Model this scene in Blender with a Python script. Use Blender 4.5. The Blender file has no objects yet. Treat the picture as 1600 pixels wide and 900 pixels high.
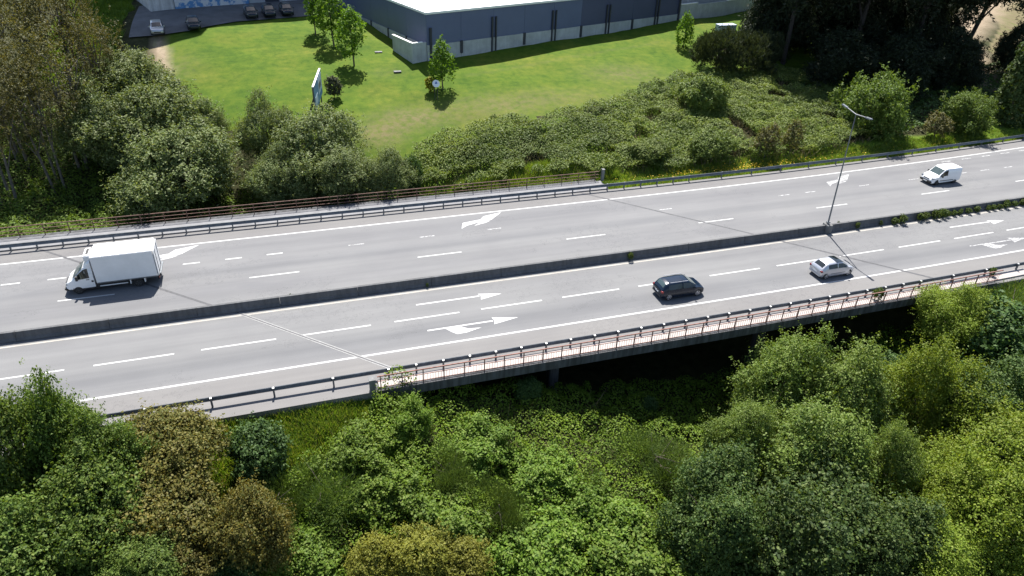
import bpy, bmesh, math, random
import numpy as np
from mathutils import Vector, Matrix

# ---------------------------------------------------------------- camera, sky, sun, exposure
scene = bpy.context.scene
COL = scene.collection
CAM_H = 31.1
cam_data = bpy.data.cameras.new("drone_camera")
cam_data.sensor_width = 36.0
cam_data.lens = 36.0 * 1105.0 / 1600.0
cam_data.clip_start, cam_data.clip_end = 0.5, 3000.0
cam = bpy.data.objects.new("drone_camera", cam_data)
COL.objects.link(cam)
r_, u_, f_ = (0.95273246, -0.30186305, 0.03434475), (0.13239269, 0.51426274, 0.84735235), (0.27344659, 0.8027531, -0.52991926)
cam.matrix_world = Matrix(((r_[0], u_[0], -f_[0], 0), (r_[1], u_[1], -f_[1], 0), (r_[2], u_[2], -f_[2], CAM_H), (0, 0, 0, 1)))
scene.camera = cam

SUN = Vector((0.147, 0.612, 1.0)).normalized()
world = bpy.data.worlds.new("World")
scene.world = world
world.use_nodes = True
wn = world.node_tree
sky = wn.nodes.new("ShaderNodeTexSky")
sky.sky_type = 'NISHITA'
sky.sun_disc = False
sky.sun_elevation = math.asin(SUN.z)
sky.sun_rotation = math.atan2(SUN.x, SUN.y)
wn.links.new(sky.outputs[0], wn.nodes["Background"].inputs[0])
wn.nodes["Background"].inputs[1].default_value = 0.075
sl = bpy.data.lights.new("sun", 'SUN')
sl.energy, sl.angle, sl.color = 4.8, math.radians(0.5), (1.0, 0.96, 0.9)
sun = bpy.data.objects.new("sun", sl)
COL.objects.link(sun)
sun.rotation_euler = SUN.to_track_quat('Z', 'Y').to_euler()
sun.location = (0, 0, 60)
scene.view_settings.view_transform = 'Standard'
scene.view_settings.look = 'None'
scene.view_settings.gamma = 1.0
scene.view_settings.use_curve_mapping = False
scene.view_settings.exposure = 1.25
scene.cycles.max_bounces = 6
scene.cycles.transparent_max_bounces = 4

rng = np.random.default_rng(7)
random.seed(7)

# ---------------------------------------------------------------- helpers
def tag(o, label=None, cat=None, group=None, kind=None):
    for k, v in (("label", label), ("category", cat), ("group", group), ("kind", kind)):
        if v: o[k] = v
    return o

def empty(name, loc=(0, 0, 0), rz=0.0, label=None, cat=None, group=None):
    o = bpy.data.objects.new(name, None)
    o.empty_display_size = 0.5
    o.location = loc
    o.rotation_euler = (0, 0, rz)
    COL.objects.link(o)
    return tag(o, label, cat, group)

class MB:
    """collects shapes for ONE mesh object"""
    def __init__(s): s.v = []; s.f = []
    def add(s, v, f):
        n = len(s.v); s.v += [tuple(p) for p in v]; s.f += [tuple(i + n for i in q) for q in f]; return s
    def box(s, c, d, rz=0.0, top=1.0):
        x, y, z = (q / 2 for q in d); P = []
        ca, sa = math.cos(rz), math.sin(rz)
        for k, sx, sy in [(-1, -1, -1), (-1, 1, -1), (-1, 1, 1), (-1, -1, 1), (1, -1, -1), (1, 1, -1), (1, 1, 1), (1, -1, 1)]:
            q = top if k > 0 else 1.0
            px, py = sx * x * q, sy * y * q
            P.append((c[0] + px * ca - py * sa, c[1] + px * sa + py * ca, c[2] + k * z))
        return s.add(P, [(3, 2, 1, 0), (4, 5, 6, 7), (0, 1, 5, 4), (1, 2, 6, 5), (2, 3, 7, 6), (3, 0, 4, 7)])
    def tube(s, a, b, r0, r1=None, n=8, cap=True):
        r1 = r0 if r1 is None else r1
        a, b = Vector(a), Vector(b); d = (b - a).normalized()
        h = Vector((0, 0, 1)) if abs(d.z) < .9 else Vector((1, 0, 0))
        u = d.cross(h).normalized(); w = d.cross(u)
        P = [a + (u * math.cos(2 * math.pi * i / n) + w * math.sin(2 * math.pi * i / n)) * r0 for i in range(n)]
        P += [b + (u * math.cos(2 * math.pi * i / n) + w * math.sin(2 * math.pi * i / n)) * r1 for i in range(n)]
        F = [(i, i + n, (i + 1) % n + n, (i + 1) % n) for i in range(n)]
        if cap: F += [tuple(range(n)), tuple(range(2 * n - 1, n - 1, -1))]
        return s.add(P, F)
    def sweep(s, prof, path, closed=True):
        """profile (y offset, z) carried along a list of (x, y, z) points"""
        n = len(prof); P = []
        for i, p in enumerate(path):
            q0, q1 = Vector(path[max(0, i - 1)]), Vector(path[min(len(path) - 1, i + 1)])
            t = (q1 - q0).normalized(); nx, ny = -t.y, t.x
            l = math.hypot(nx, ny); nx, ny = nx / l, ny / l
            P += [(p[0] + nx * a, p[1] + ny * a, p[2] + b) for a, b in prof]
        F = []
        for i in range(len(path) - 1):
            for j in range(n if closed else n - 1):
                k = (j + 1) % n
                F.append((i * n + j, (i + 1) * n + j, (i + 1) * n + k, i * n + k))
        if closed: F += [tuple(range(n)), tuple(range(len(P) - 1, len(P) - 1 - n, -1))]
        return s.add(P, F)
    def prism(s, poly, z0, z1):
        n = len(poly)
        return s.add([(x, y, z0) for x, y in poly] + [(x, y, z1) for x, y in poly],
                     [tuple(range(n - 1, -1, -1)), tuple(range(n, 2 * n))] + [(i, (i + 1) % n, (i + 1) % n + n, i + n) for i in range(n)])
    def mesh(s, name, m, smooth=None, bevel=0):
        me = bpy.data.meshes.new(name)
        me.from_pydata(s.v, [], s.f)
        bm = bmesh.new(); bm.from_mesh(me)
        bmesh.ops.recalc_face_normals(bm, faces=bm.faces)
        if bevel:
            bmesh.ops.bevel(bm, geom=[e for e in bm.edges if len(e.link_faces) == 2 and e.calc_face_angle(0) > .6], offset=bevel, segments=2, affect='EDGES', clamp_overlap=True)
        bm.to_mesh(me); bm.free()
        if m: me.materials.append(m)
        if smooth:
            me.polygons.foreach_set("use_smooth", [True] * len(me.polygons))
            me.set_sharp_from_angle(angle=math.radians(smooth))
        return me
    def build(s, name, m, parent=None, smooth=None, bevel=0, loc=None):
        return link(name, s.mesh(name, m, smooth, bevel), parent, loc)

def link(name, me, parent=None, loc=None, rz=None, scale=None):
    o = bpy.data.objects.new(name, me)
    COL.objects.link(o)
    if parent is not None: o.parent = parent
    if loc is not None: o.location = loc
    if rz is not None: o.rotation_euler = (0, 0, rz)
    if scale is not None: o.scale = scale
    return o

def quads(name, V, m, parent=None, tri=False):
    """fast mesh of loose quads (or triangles); V is (n, 4|3, 3)"""
    k = V.shape[1]; n = len(V)
    me = bpy.data.meshes.new(name)
    me.vertices.add(n * k); me.vertices.foreach_set("co", np.ascontiguousarray(V, np.float32).ravel())
    me.loops.add(n * k); me.loops.foreach_set("vertex_index", np.arange(n * k, dtype=np.int32))
    me.polygons.add(n); me.polygons.foreach_set("loop_start", np.arange(0, n * k, k, dtype=np.int32))
    me.update(calc_edges=True)
    me.materials.append(m)
    return me

# ---------------------------------------------------------------- materials
class NT:
    def __init__(s, name):
        s.m = bpy.data.materials.new(name); s.m.use_nodes = True
        s.t = s.m.node_tree; s.b = s.t.nodes["Principled BSDF"]; s.out = s.t.nodes["Material Output"]
    def n(s, typ, **kw):
        o = s.t.nodes.new(typ)
        for k, v in kw.items(): setattr(o, k, v)
        return o
    def l(s, a, b): s.t.links.new(a, b)
    def noise(s, scale, detail=4, vec=None, rough=.6):
        o = s.n("ShaderNodeTexNoise"); o.inputs["Scale"].default_value = scale
        o.inputs["Detail"].default_value = detail; o.inputs["Roughness"].default_value = rough
        if vec is not None: s.l(vec, o.inputs["Vector"])
        return o.outputs["Fac"]
    def ramp(s, fac, stops, interp='LINEAR'):
        o = s.n("ShaderNodeValToRGB"); e = o.color_ramp.elements; o.color_ramp.interpolation = interp
        while len(e) > 1: e.remove(e[-1])
        for i, (p, c) in enumerate(stops):
            q = e[0] if i == 0 else e.new(p)
            q.position = p; q.color = (*c, 1) if len(c) == 3 else c
        s.l(fac, o.inputs[0]); return o.outputs[0]
    def mix(s, fac, a, b, typ='MIX'):
        o = s.n("ShaderNodeMix", data_type='RGBA', blend_type=typ)
        for sock, v in ((o.inputs[0], fac), (o.inputs[6], a), (o.inputs[7], b)):
            if isinstance(v, (int, float)): sock.default_value = v
            elif isinstance(v, tuple): sock.default_value = (*v, 1)
            else: s.l(v, sock)
        return o.outputs[2]
    def math(s, op, a, b=0.0, c=None):
        o = s.n("ShaderNodeMath", operation=op)
        for i, v in enumerate((a, b) if c is None else (a, b, c)):
            if isinstance(v, (int, float)): o.inputs[i].default_value = v
            else: s.l(v, o.inputs[i])
        return o.outputs[0]
    def mapping(s, scale, vec, loc=(0, 0, 0)):
        o = s.n("ShaderNodeMapping"); o.inputs["Scale"].default_value = scale; o.inputs["Location"].default_value = loc
        s.l(vec, o.inputs["Vector"]); return o.outputs[0]
    def pos(s): return s.n("ShaderNodeNewGeometry").outputs["Position"]
    def obj(s): return s.n("ShaderNodeTexCoord").outputs["Object"]
    def attr(s, name): return s.n("ShaderNodeAttribute", attribute_name=name).outputs["Fac"]
    def bump(s, h, strength=.3, dist=.05):
        o = s.n("ShaderNodeBump"); o.inputs["Strength"].default_value = strength; o.inputs["Distance"].default_value = dist
        s.l(h, o.inputs["Height"]); s.l(o.outputs[0], s.b.inputs["Normal"])
    def set(s, rough=.8, metal=0., spec=.5, coat=0.):
        s.b.inputs["Roughness"].default_value = rough; s.b.inputs["Metallic"].default_value = metal
        s.b.inputs["Specular IOR Level"].default_value = spec; s.b.inputs["Coat Weight"].default_value = coat
        return s
    def col(s, c):
        if isinstance(c, tuple): s.b.inputs["Base Color"].default_value = (*c, 1)
        else: s.l(c, s.b.inputs["Base Color"])
        return s

def simple(name, c, rough=.7, metal=0., spec=.5, var=.15, scale=3., coat=0., bump=0.):
    t = NT(name).set(rough, metal, spec, coat)
    f = t.noise(scale, 5, t.obj())
    a = tuple(q * (1 - var) for q in c); b = tuple(min(1, q * (1 + var)) for q in c)
    t.col(t.ramp(f, [(.3, a), (.7, b)]))
    if bump: t.bump(f, bump, .02)
    return t.m

def concrete(name, c, dirt=.45, streak=True):
    t = NT(name).set(.88, 0, .25)
    p = t.pos()
    f = t.noise(.7, 6, p); g = t.noise(9, 4, p)
    s = t.noise(1., 4, t.mapping((2.6, 2.6, .18), p))
    k = t.ramp(f, [(.3, tuple(q * .8 for q in c)), (.7, tuple(min(1, q * 1.12) for q in c))])
    k = t.mix(.25, k, t.ramp(g, [(.35, (.55, .55, .55)), (.65, (1, 1, 1))]), 'MULTIPLY')
    if streak: k = t.mix(dirt, k, t.ramp(s, [(.42, (.35, .33, .30)), (.6, (1, 1, 1))]), 'MULTIPLY')
    t.col(k); t.bump(g, .25, .01)
    return t.m

def leaf_mat(name, cols, trans=.38, rough=.6, spec=.2, tint=(1.25, 1.2, .45), patch=.25, patch_scale=.35):
    t = NT(name).set(rough, 0, spec)
    r = t.n("ShaderNodeNewGeometry").outputs["Random Per Island"]
    k = t.ramp(r, [(i / (len(cols) - 1), c) for i, c in enumerate(cols)])
    pz = t.noise(patch_scale, 3, t.pos())
    k = t.mix(patch, k, t.ramp(pz, [(.35, (.45, .5, .35)), (.65, (1.5, 1.4, 1.0))]), 'MULTIPLY')
    oi = t.n("ShaderNodeObjectInfo").outputs["Random"]
    hsv = t.n("ShaderNodeHueSaturation")
    t.l(k, hsv.inputs["Color"]); t.l(t.math('MULTIPLY_ADD', oi, .24, .88), hsv.inputs["Value"])
    t.l(t.math('MULTIPLY_ADD', oi, .008, .494), hsv.inputs["Hue"])
    k = hsv.outputs[0]
    t.col(k)
    tr = t.n("ShaderNodeBsdfTranslucent"); t.l(t.mix(1.0, k, tint, 'MULTIPLY'), tr.inputs[0])
    mx = t.n("ShaderNodeMixShader"); mx.inputs[0].default_value = trans
    t.l(t.b.outputs[0], mx.inputs[1]); t.l(tr.outputs[0], mx.inputs[2]); t.l(mx.outputs[0], t.out.inputs[0])
    return t.m

M = {}
M['paint'] = (lambda t: (t.set(.7, 0, .3).col(t.mix(t.ramp(t.noise(1.6, 6, t.mapping((1, 3, 1), t.pos())), [(.30, (1, 1, 1)), (.42, (0, 0, 0))]), (.46, .46, .455), (.24, .24, .24))), t.m)[1])(NT("road_paint"))
M['paint_worn'] = (lambda t: (t.set(.7, 0, .3).col(t.mix(t.ramp(t.noise(4.5, 5, t.mapping((.6, 2, 1), t.pos())), [(.44, (1, 1, 1)), (.56, (0, 0, 0))]), (.40, .40, .40), (.165, .165, .168))), t.m)[1])(NT("worn_road_paint"))
M['yellow_paint'] = simple("faded_cream_paint", (.33, .31, .275), .8, var=.2, scale=.8)
M['tar'] = simple("expansion_joint_rubber", (.07, .07, .075), .8, var=.3)
M['joint_light'] = simple("expansion_joint_steel", (.172, .172, .172), .6, var=.3, scale=6)
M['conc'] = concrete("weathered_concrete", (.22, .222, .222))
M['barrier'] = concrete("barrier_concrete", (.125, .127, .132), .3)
M['walk'] = concrete("pinkish_walkway_concrete", (.40, .365, .345), .3, False)
M['walk_far'] = concrete("grey_walkway_concrete", (.205, .205, .212), .3, False)
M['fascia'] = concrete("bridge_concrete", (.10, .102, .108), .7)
M['steel'] = simple("galvanised_steel", (.16, .175, .19), .5, .6, var=.25, scale=2)
M['steel_dark'] = simple("weathered_guardrail_steel", (.12, .13, .145), .6, .35, var=.3, scale=2)
M['lamp'] = simple("dull_grey_lamp_column", (.17, .18, .19), .6, .2, var=.15)
M['cap'] = simple("bright_post_cap", (.62, .62, .60), .5, .2)
M['rust'] = simple("rust_red_painted_steel", (.20, .095, .075), .75, .1, var=.45, scale=4)
M['baluster'] = simple("dark_rusty_balusters", (.10, .05, .04), .8, .1, var=.3)
M['rust_brown'] = simple("rusty_brown_steel", (.125, .07, .052), .8, .1, var=.45, scale=4)
M['white'] = simple("white_vehicle_paint", (.80, .80, .80), .3, 0, .5, .02, 1, .6)
M['boxwhite'] = simple("white_box_panel", (.76, .76, .76), .45, 0, .5, .07, .9)
M['black_car'] = simple("dark_blue_car_paint", (.005, .012, .026), .22, 0, .35, .1, 1, .25)
M['silver'] = simple("silver_car_paint", (.50, .51, .54), .32, .55, .5, .03, 1, .7)
M['glass'] = simple("dark_vehicle_glass", (.012, .016, .018), .06, 0, .7, .2, 2)
M['glass_teal'] = simple("greenish_vehicle_glass", (.05, .075, .075), .06, 0, .8, .2, 2)
M['plastic'] = simple("black_plastic", (.02, .02, .022), .6, var=.2)
M['tyre'] = simple("tyre_rubber", (.018, .018, .018), .85, var=.2)
M['rim'] = simple("alloy_rim", (.45, .45, .47), .35, .6, var=.2, scale=6)
M['darkrim'] = simple("dark_steel_rim", (.06, .06, .06), .6, .3)
M['red'] = simple("red_lamp_lens", (.17, .01, .012), .25, var=.15)
M['lens'] = simple("clear_lamp_lens", (.30, .32, .34), .2, .1, var=.1)
M['plate'] = simple("blank_number_plate", (.72, .72, .70), .5)
M['bark'] = simple("bark", (.10, .08, .062), .9, var=.4, scale=6)
M['pinebark'] = simple("dark_pine_bark", (.035, .028, .024), .9, var=.4, scale=6)
M['palebark'] = simple("pale_bark", (.115, .10, .085), .9, var=.4, scale=5)
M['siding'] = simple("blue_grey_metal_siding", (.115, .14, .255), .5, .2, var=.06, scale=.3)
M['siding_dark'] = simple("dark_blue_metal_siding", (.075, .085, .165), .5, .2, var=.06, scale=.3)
M['roof'] = simple("white_roof_membrane", (.82, .82, .81), .7, var=.03, scale=.4)
M['panelconc'] = concrete("precast_panel_concrete", (.46, .48, .49), .14)
M['pipe'] = simple("dark_downpipe", (.035, .038, .05), .6)
M['render'] = concrete("white_rendered_wall", (.62, .62, .62), .35)
M['asph_dark'] = simple("yard_asphalt", (.105, .105, .11), .9, var=.25, scale=.5)
M['trim'] = simple("white_coping", (.8, .8, .78), .7, var=.04)
M['louvre'] = simple("light_grey_cladding", (.42, .44, .45), .5, .1, var=.05, scale=.6)
M['blue_sign'] = simple("blue_billboard_print", (.07, .19, .34), .5, var=.12, scale=.7)
M['pale_sign'] = simple("pale_billboard_print", (.36, .46, .56), .5, var=.12, scale=.7)
M['sign_white'] = simple("white_sign_face", (.78, .8, .82), .5, var=.03)
M['sign_blue'] = simple("blue_sign_print", (.03, .11, .42), .5, var=.05)
M['cabinet'] = simple("pale_blue_grey_metal", (.36, .42, .52), .5, .1, var=.05)
M['graffiti'] = (lambda t: (t.set(.8).col(t.mix(t.ramp(t.noise(.9, 5, t.pos()), [(.48, (0, 0, 0)), (.54, (1, 1, 1))]), (.60, .61, .62), (.10, .25, .48))), t.m)[1])(NT("wall_with_blue_spray_paint"))

# leaves (several tones per species, one drawn per leaf)
L = {}
L['oak'] = leaf_mat("fresh_oak_leaves", [(.042, .080, .014), (.074, .13, .021), (.11, .175, .028), (.17, .22, .055)], .36)
L['brightbush'] = leaf_mat("bright_bush_leaves", [(.062, .118, .013), (.095, .168, .018), (.13, .21, .024), (.17, .225, .055)], .38)
L['darkoak'] = leaf_mat("dark_tree_leaves", [(.026, .054, .014), (.045, .086, .020), (.072, .12, .028), (.135, .18, .06)], .32)
L['dead'] = leaf_mat("dead_stems", [(.10, .075, .045), (.16, .12, .075), (.22, .18, .12)], .1)
L['brownoak'] = leaf_mat("bronze_oak_leaves", [(.068, .085, .018), (.098, .10, .022), (.135, .124, .028), (.18, .16, .046)], .32, tint=(1.25, 1., .4))
L['darkshrub'] = leaf_mat("dark_shrub_leaves", [(.038, .080, .024), (.062, .122, .034), (.095, .155, .048)], .3)
L['olive'] = leaf_mat("olive_brown_leaves", [(.11, .125, .018), (.165, .172, .026), (.205, .205, .04)], .36, tint=(1.2, 1.05, .4))
L['broom'] = leaf_mat("broom_twigs", [(.062, .11, .026), (.085, .14, .034), (.115, .165, .05)], .3)
L['alder'] = leaf_mat("grey_green_leaves", [(.082, .135, .024), (.12, .188, .034), (.155, .222, .048), (.20, .25, .085)], .34)
L['yellowtree'] = leaf_mat("yellow_green_leaves", [(.095, .15, .014), (.135, .20, .020), (.175, .24, .028), (.215, .255, .055)], .36)
L['locust'] = leaf_mat("brown_green_leaves", [(.075, .086, .030), (.10, .105, .038), (.135, .125, .052)], .34, tint=(1.2, 1.05, .45))
L['willow'] = leaf_mat("willow_leaves", [(.080, .118, .038), (.125, .172, .056), (.17, .215, .085), (.22, .25, .135)], .32)
L['roundtree'] = leaf_mat("bright_round_tree_leaves", [(.065, .115, .022), (.105, .17, .032), (.15, .21, .05)], .36)
L['cypress'] = leaf_mat("columnar_tree_leaves", [(.04, .07, .02), (.065, .105, .03), (.10, .14, .05)], .3)
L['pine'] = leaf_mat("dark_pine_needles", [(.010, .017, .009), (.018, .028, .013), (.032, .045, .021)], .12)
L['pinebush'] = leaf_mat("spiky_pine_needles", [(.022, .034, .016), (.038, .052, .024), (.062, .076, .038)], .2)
L['lawntree'] = leaf_mat("young_tree_leaves", [(.07, .15, .014), (.105, .20, .019), (.145, .25, .03)], .42)
L['reddish'] = leaf_mat("brownish_sapling_leaves", [(.085, .085, .035), (.125, .12, .05), (.155, .155, .065)], .34)
L['greybush'] = leaf_mat("grey_bush_leaves", [(.05, .06, .035), (.08, .09, .055), (.12, .13, .085)], .25)
L['yellowbush'] = leaf_mat("yellow_bush_leaves", [(.20, .20, .015), (.32, .29, .02), (.13, .17, .02)], .3)
L['bramble'] = leaf_mat("bramble_leaves", [(.075, .145, .012), (.112, .20, .016), (.15, .245, .022), (.19, .26, .05)], .36, patch=.4, patch_scale=.3)
L['bank'] = leaf_mat("bank_bramble_leaves", [(.072, .112, .026), (.108, .163, .036), (.148, .202, .054), (.185, .225, .085)], .32, patch=.5, patch_scale=.16)
L['fern'] = leaf_mat("ferny_undergrowth_leaves", [(.08, .145, .02), (.12, .195, .028), (.16, .235, .05)], .36, patch=.45, patch_scale=.2)
L['grass'] = leaf_mat("long_verge_grass", [(.095, .18, .022), (.135, .23, .03), (.18, .25, .05), (.24, .25, .09)], .35, patch=.4, patch_scale=.5)
L['weed'] = leaf_mat("weed_leaves", [(.04, .07, .016), (.07, .11, .022), (.11, .14, .035)], .3)
L['flower'] = leaf_mat("yellow_flower_heads", [(.5, .36, .02), (.65, .45, .03)], .2)

# ---------------------------------------------------------------- shape of the ground
TP=np.array([(-300,36.8,-.5),(-60,36.8,-.4),(-20,36.8,-.4),(-8,36.8,-.45),(0,36.8,-.5),(3,36.8,-.8),(8,36.8,-2.4),(15,36.8,-3.9),(22,36.8,-5.4),(28,36.8,-6.8),(40,36.8,-7),(47,36.8,-5.5),(53,36.8,-1.6),(60,36.8,-.4),(80,36.9,-.4),(120,38,-.4),(300,45,-.4),
(-60,33,-2.4),(-20,33,-2.3),(0,33,-2.6),(8,33,-3.4),(15,33,-4.5),(22,33,-5.7),(28,33,-7),(40,33,-7.2),(52,33,-4.5),(60,33,-3.2),(80,33,-2.5),(120,33,-2.5),
(-60,26,-5.5),(-20,26,-5.2),(0,26,-5.3),(15,26,-6),(28,26,-7.4),(40,26,-7.8),(60,26,-6.5),(100,26,-5),
(-60,12,-8),(0,12,-8),(30,12,-8.5),(60,12,-8),(120,12,-7),(-100,-40,-9),(0,-40,-9),(100,-40,-9),(0,-300,-9),(300,-200,-9),(-300,-200,-9),
(-300,66.5,-.5),(-60,66.5,-.5),(-32,66.5,-.5),(-24,66.5,-.8),(-18,66.5,-2.5),(-10,66.5,-4),(-2,66.5,-4.5),(8,66.5,-4),(15,66.5,-3),(22,66.5,-1.4),(30,66.5,-.3),(45,66.2,-.25),(60,66.5,-.25),(80,67.5,-.25),(100,69,-.25),(300,95,0),
(-60,75,.5),(-36,75,-.5),(-22,75,-2.5),(-8,75,-3),(2,75,-1.8),(10,75,-.3),(20,75,.6),(32,75,1),(50,74,1.2),(70,74,1.2),(100,77,1),
(-60,88,3),(-30,88,1.5),(-14,88,1.5),(-5,86,2.6),(7,80,1.8),(12,85,3),(27,83,2.8),(45,89,3.6),(62,97,4.2),(85,97,3),(110,95,2),
(-15,100,5),(0,100,5.4),(17.4,96.5,5.5),(40,104,6.1),(66,113,6.9),(85,120,7),(-20,108,6),(-10,110,7.4),(5,115,7.2),(-60,110,7),
(-16,116,8),(10,128,8),(-20,150,8.5),(60,140,7.5),(110,130,6),(150,120,4),(-100,160,9),(0,250,10),(200,250,8),(-300,250,10),(400,300,8),(0,900,12),(600,900,12),(-600,900,12),(600,100,3),(-600,60,2)],float)
_d=np.linalg.norm(TP[:,None,:2]-TP[None,:,:2],axis=2)
_n=len(TP);_A=np.zeros((_n+3,_n+3));_A[:_n,:_n]=_d-np.eye(_n)*0.3
_A[:_n,_n]=1;_A[:_n,_n+1:]=TP[:,:2];_A[_n,:_n]=1;_A[_n+1:,:_n]=TP[:,:2].T
_w=np.linalg.solve(_A,np.r_[TP[:,2],0,0,0])
def curve(x):
    x=np.asarray(x,float); return np.where(x>28,.00026*np.minimum(x-28,120.)**2+np.where(x>148,.0624*(x-148),0),0.)
def valley(xs):
    return np.interp(xs,[2,5.2,5.4,12,20,30,40,50,53.6,53.8],[-.3,-.3,-1.6,-3.2,-5.5,-7,-7,-4.5,-1.8,-.3])
def terrain(x,y):
    x=np.asarray(x,float);y=np.asarray(y,float);sh=np.broadcast(x,y).shape
    X=np.broadcast_to(x,sh).ravel();Y=np.broadcast_to(y,sh).ravel()
    Z=np.empty(X.size)
    for i in range(0,X.size,20000):
        q=slice(i,i+20000)
        D=np.hypot(X[q,None]-TP[None,:,0],Y[q,None]-TP[None,:,1])
        Z[q]=D@_w[:_n]+_w[_n]+_w[_n+1]*X[q]+_w[_n+2]*Y[q]
    c=curve(X);yr=Y-c
    inn=np.clip((yr-36.6)/.6,0,1)*np.clip((66.6+np.where(X>35,.00035*(X-35)**2,0)-yr)/.8,0,1)
    R=valley(X+1.03*(Y-38))
    return (Z*(1-inn)+R*inn).reshape(sh)

# ---------------------------------------------------------------- ground (one sheet), lawn, yard
def inpoly(x, y, poly):
    x = np.asarray(x); y = np.asarray(y); c = np.zeros(x.shape, bool); n = len(poly)
    for i in range(n):
        (x0, y0), (x1, y1) = poly[i], poly[i - 1]
        if y0 == y1: continue
        c ^= ((y0 > y) != (y1 > y)) & (x < (x1 - x0) * (y - y0) / (y1 - y0) + x0)
    return c

def vnoise(x, y, s, seed=0):
    """cheap smooth value noise in [-1, 1]"""
    g = np.random.default_rng(seed).uniform(-1, 1, (257, 257))
    X, Y = np.asarray(x) / s + 60.3, np.asarray(y) / s + 71.7
    i, j = np.floor(X).astype(int), np.floor(Y).astype(int); a, b = X - i, Y - j
    a, b = a * a * (3 - 2 * a), b * b * (3 - 2 * b); i, j = i % 256, j % 256
    return (g[i, j] * (1 - a) + g[i + 1, j] * a) * (1 - b) + (g[i, j + 1] * (1 - a) + g[i + 1, j + 1] * a) * b

LAWN = [(-15.4, 108), (-14.6, 102.6), (-11.5, 96), (-9, 89), (-5.6, 84.5), (-1.3, 83), (4, 79), (7.8, 77), (14.4, 76), (18.5, 77), (27.4, 80.5), (36.9, 82.5), (47.5, 86), (57.8, 90), (73.2, 91), (92, 99), (98, 125), (98, 135), (-15.4, 135)]
def dist_line(x, y, a, b):
    a, b = np.array(a, float), np.array(b, float); d = b - a
    t = np.clip(((x - a[0]) * d[0] + (y - a[1]) * d[1]) / (d @ d), 0, 1)
    return np.hypot(x - a[0] - t * d[0], y - a[1] - t * d[1])

def blob(x, y, cx, cy, rx, ry): return np.exp(-((x - cx) / rx) ** 2 - ((y - cy) / ry) ** 2)

def build_ground():
    def axis(a, b, st, lo, hi):
        core = np.arange(a, b + st / 2, st); k = 1.35 ** np.arange(1, 24) * 2.2
        l = a - np.cumsum(k); h = b + np.cumsum(k)
        return np.r_[l[l > lo][::-1], core, h[h < hi]]
    xs, ys = axis(-60, 165, .75, -900, 1200), axis(14, 140, .75, -500, 1400)
    X, Y = np.meshgrid(xs, ys, indexing='ij'); Z = terrain(X, Y)
    far = (Y > 67.5) | (Y < 36)
    Z = Z + np.where(far, .12 * vnoise(X, Y, 4.2, 3) + .06 * vnoise(X, Y, 1.7, 4), 0)
    nx, ny = X.shape; co = np.stack([X, Y, Z], -1).reshape(-1, 3)
    idx = np.arange(nx * ny).reshape(nx, ny)
    F = np.stack([idx[:-1, :-1], idx[1:, :-1], idx[1:, 1:], idx[:-1, 1:]], -1).reshape(-1, 4)
    cx, cy = co[F].mean(1)[:, 0], co[F].mean(1)[:, 1]
    lawn = inpoly(cx, cy, LAWN)
    x, y = co[:, 0], co[:, 1]
    w = vnoise(x, y, 3, 9) * .5
    dirt = np.clip(1.25 - dist_line(x, y, (-15.3, 111), (-14.0, 100.2)) / (1.1 + .5 * w), 0, 1)
    field = inpoly(x, y, [(112, 80), (117, 88), (124, 100), (140, 112), (260, 260), (420, 260), (300, 90), (150, 78)])
    dirt = np.maximum(dirt, np.clip(1.3 - dist_line(x, y, (107, 84), (126, 108)) / (2.6 + w), 0, 1))
    dirt = np.maximum(dirt, np.clip(1.3 - dist_line(x, y, (126, 108), (240, 190)) / (4 + w), 0, 1))
    c = curve(x)
    ex = np.where(x > 35, .00035 * (x - 35) ** 2, 0)
    grass = ((x > 31) & (y > 63) & (y < 68.6 + c + ex + w)) | ((x < 5.5) & (y > 30) & (y < 40)) | ((x > 54) & (y < 40) & (y > 33))
    grass = grass | inpoly(x, y, [(-29, 100), (-20.5, 104), (-21.0, 134), (-30, 150)])
    grass = grass | ((y > 67) & (y < 73) & (x > 8) & (x < 34) & (w > -.25))
    grass = grass | (inpoly(x, y, [(13, 69), (13, 78), (30, 80), (50, 87), (70, 90), (74, 70), (40, 67)]) & (w > -.1))
    dry = .9 * blob(x, y, 10.2, 80.6, 3.4, 2.2) + .8 * blob(x, y, 14.5, 83.5, 4.2, 2.2) + .6 * blob(x, y, 47, 92, 6, 3) + .5 * blob(x, y, 32, 85.5, 12, 2.4) + .4 * blob(x, y, 24, 83, 7, 3) \
        + .35 * blob(x, y, -12.5, 101, 3, 4) + .3 * np.clip(1 - dist_line(x, y, (24, 92.5), (58, 103.2)) / .5, 0, 1) + .25 * blob(x, y, 13.5, 95, 2.5, 1.6)
    for name, sel, m in (("ground", ~lawn, ground_mat), ("lawn", lawn, lawn_mat)):
        f = F[sel]; u, inv = np.unique(f, return_inverse=True)
        me = bpy.data.meshes.new(name)
        me.from_pydata(co[u].tolist(), [], inv.reshape(f.shape).tolist())
        for an, av in (("dirt", dirt), ("field", field.astype(float)), ("grass", grass.astype(float)), ("dry", dry)):
            at = me.attributes.new(an, 'FLOAT', 'POINT'); at.data.foreach_set("value", av[u].astype(np.float32))
        me.polygons.foreach_set("use_smooth", [True] * len(me.polygons))
        me.materials.append(m)
        tag(link(name, me), kind="structure")

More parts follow.
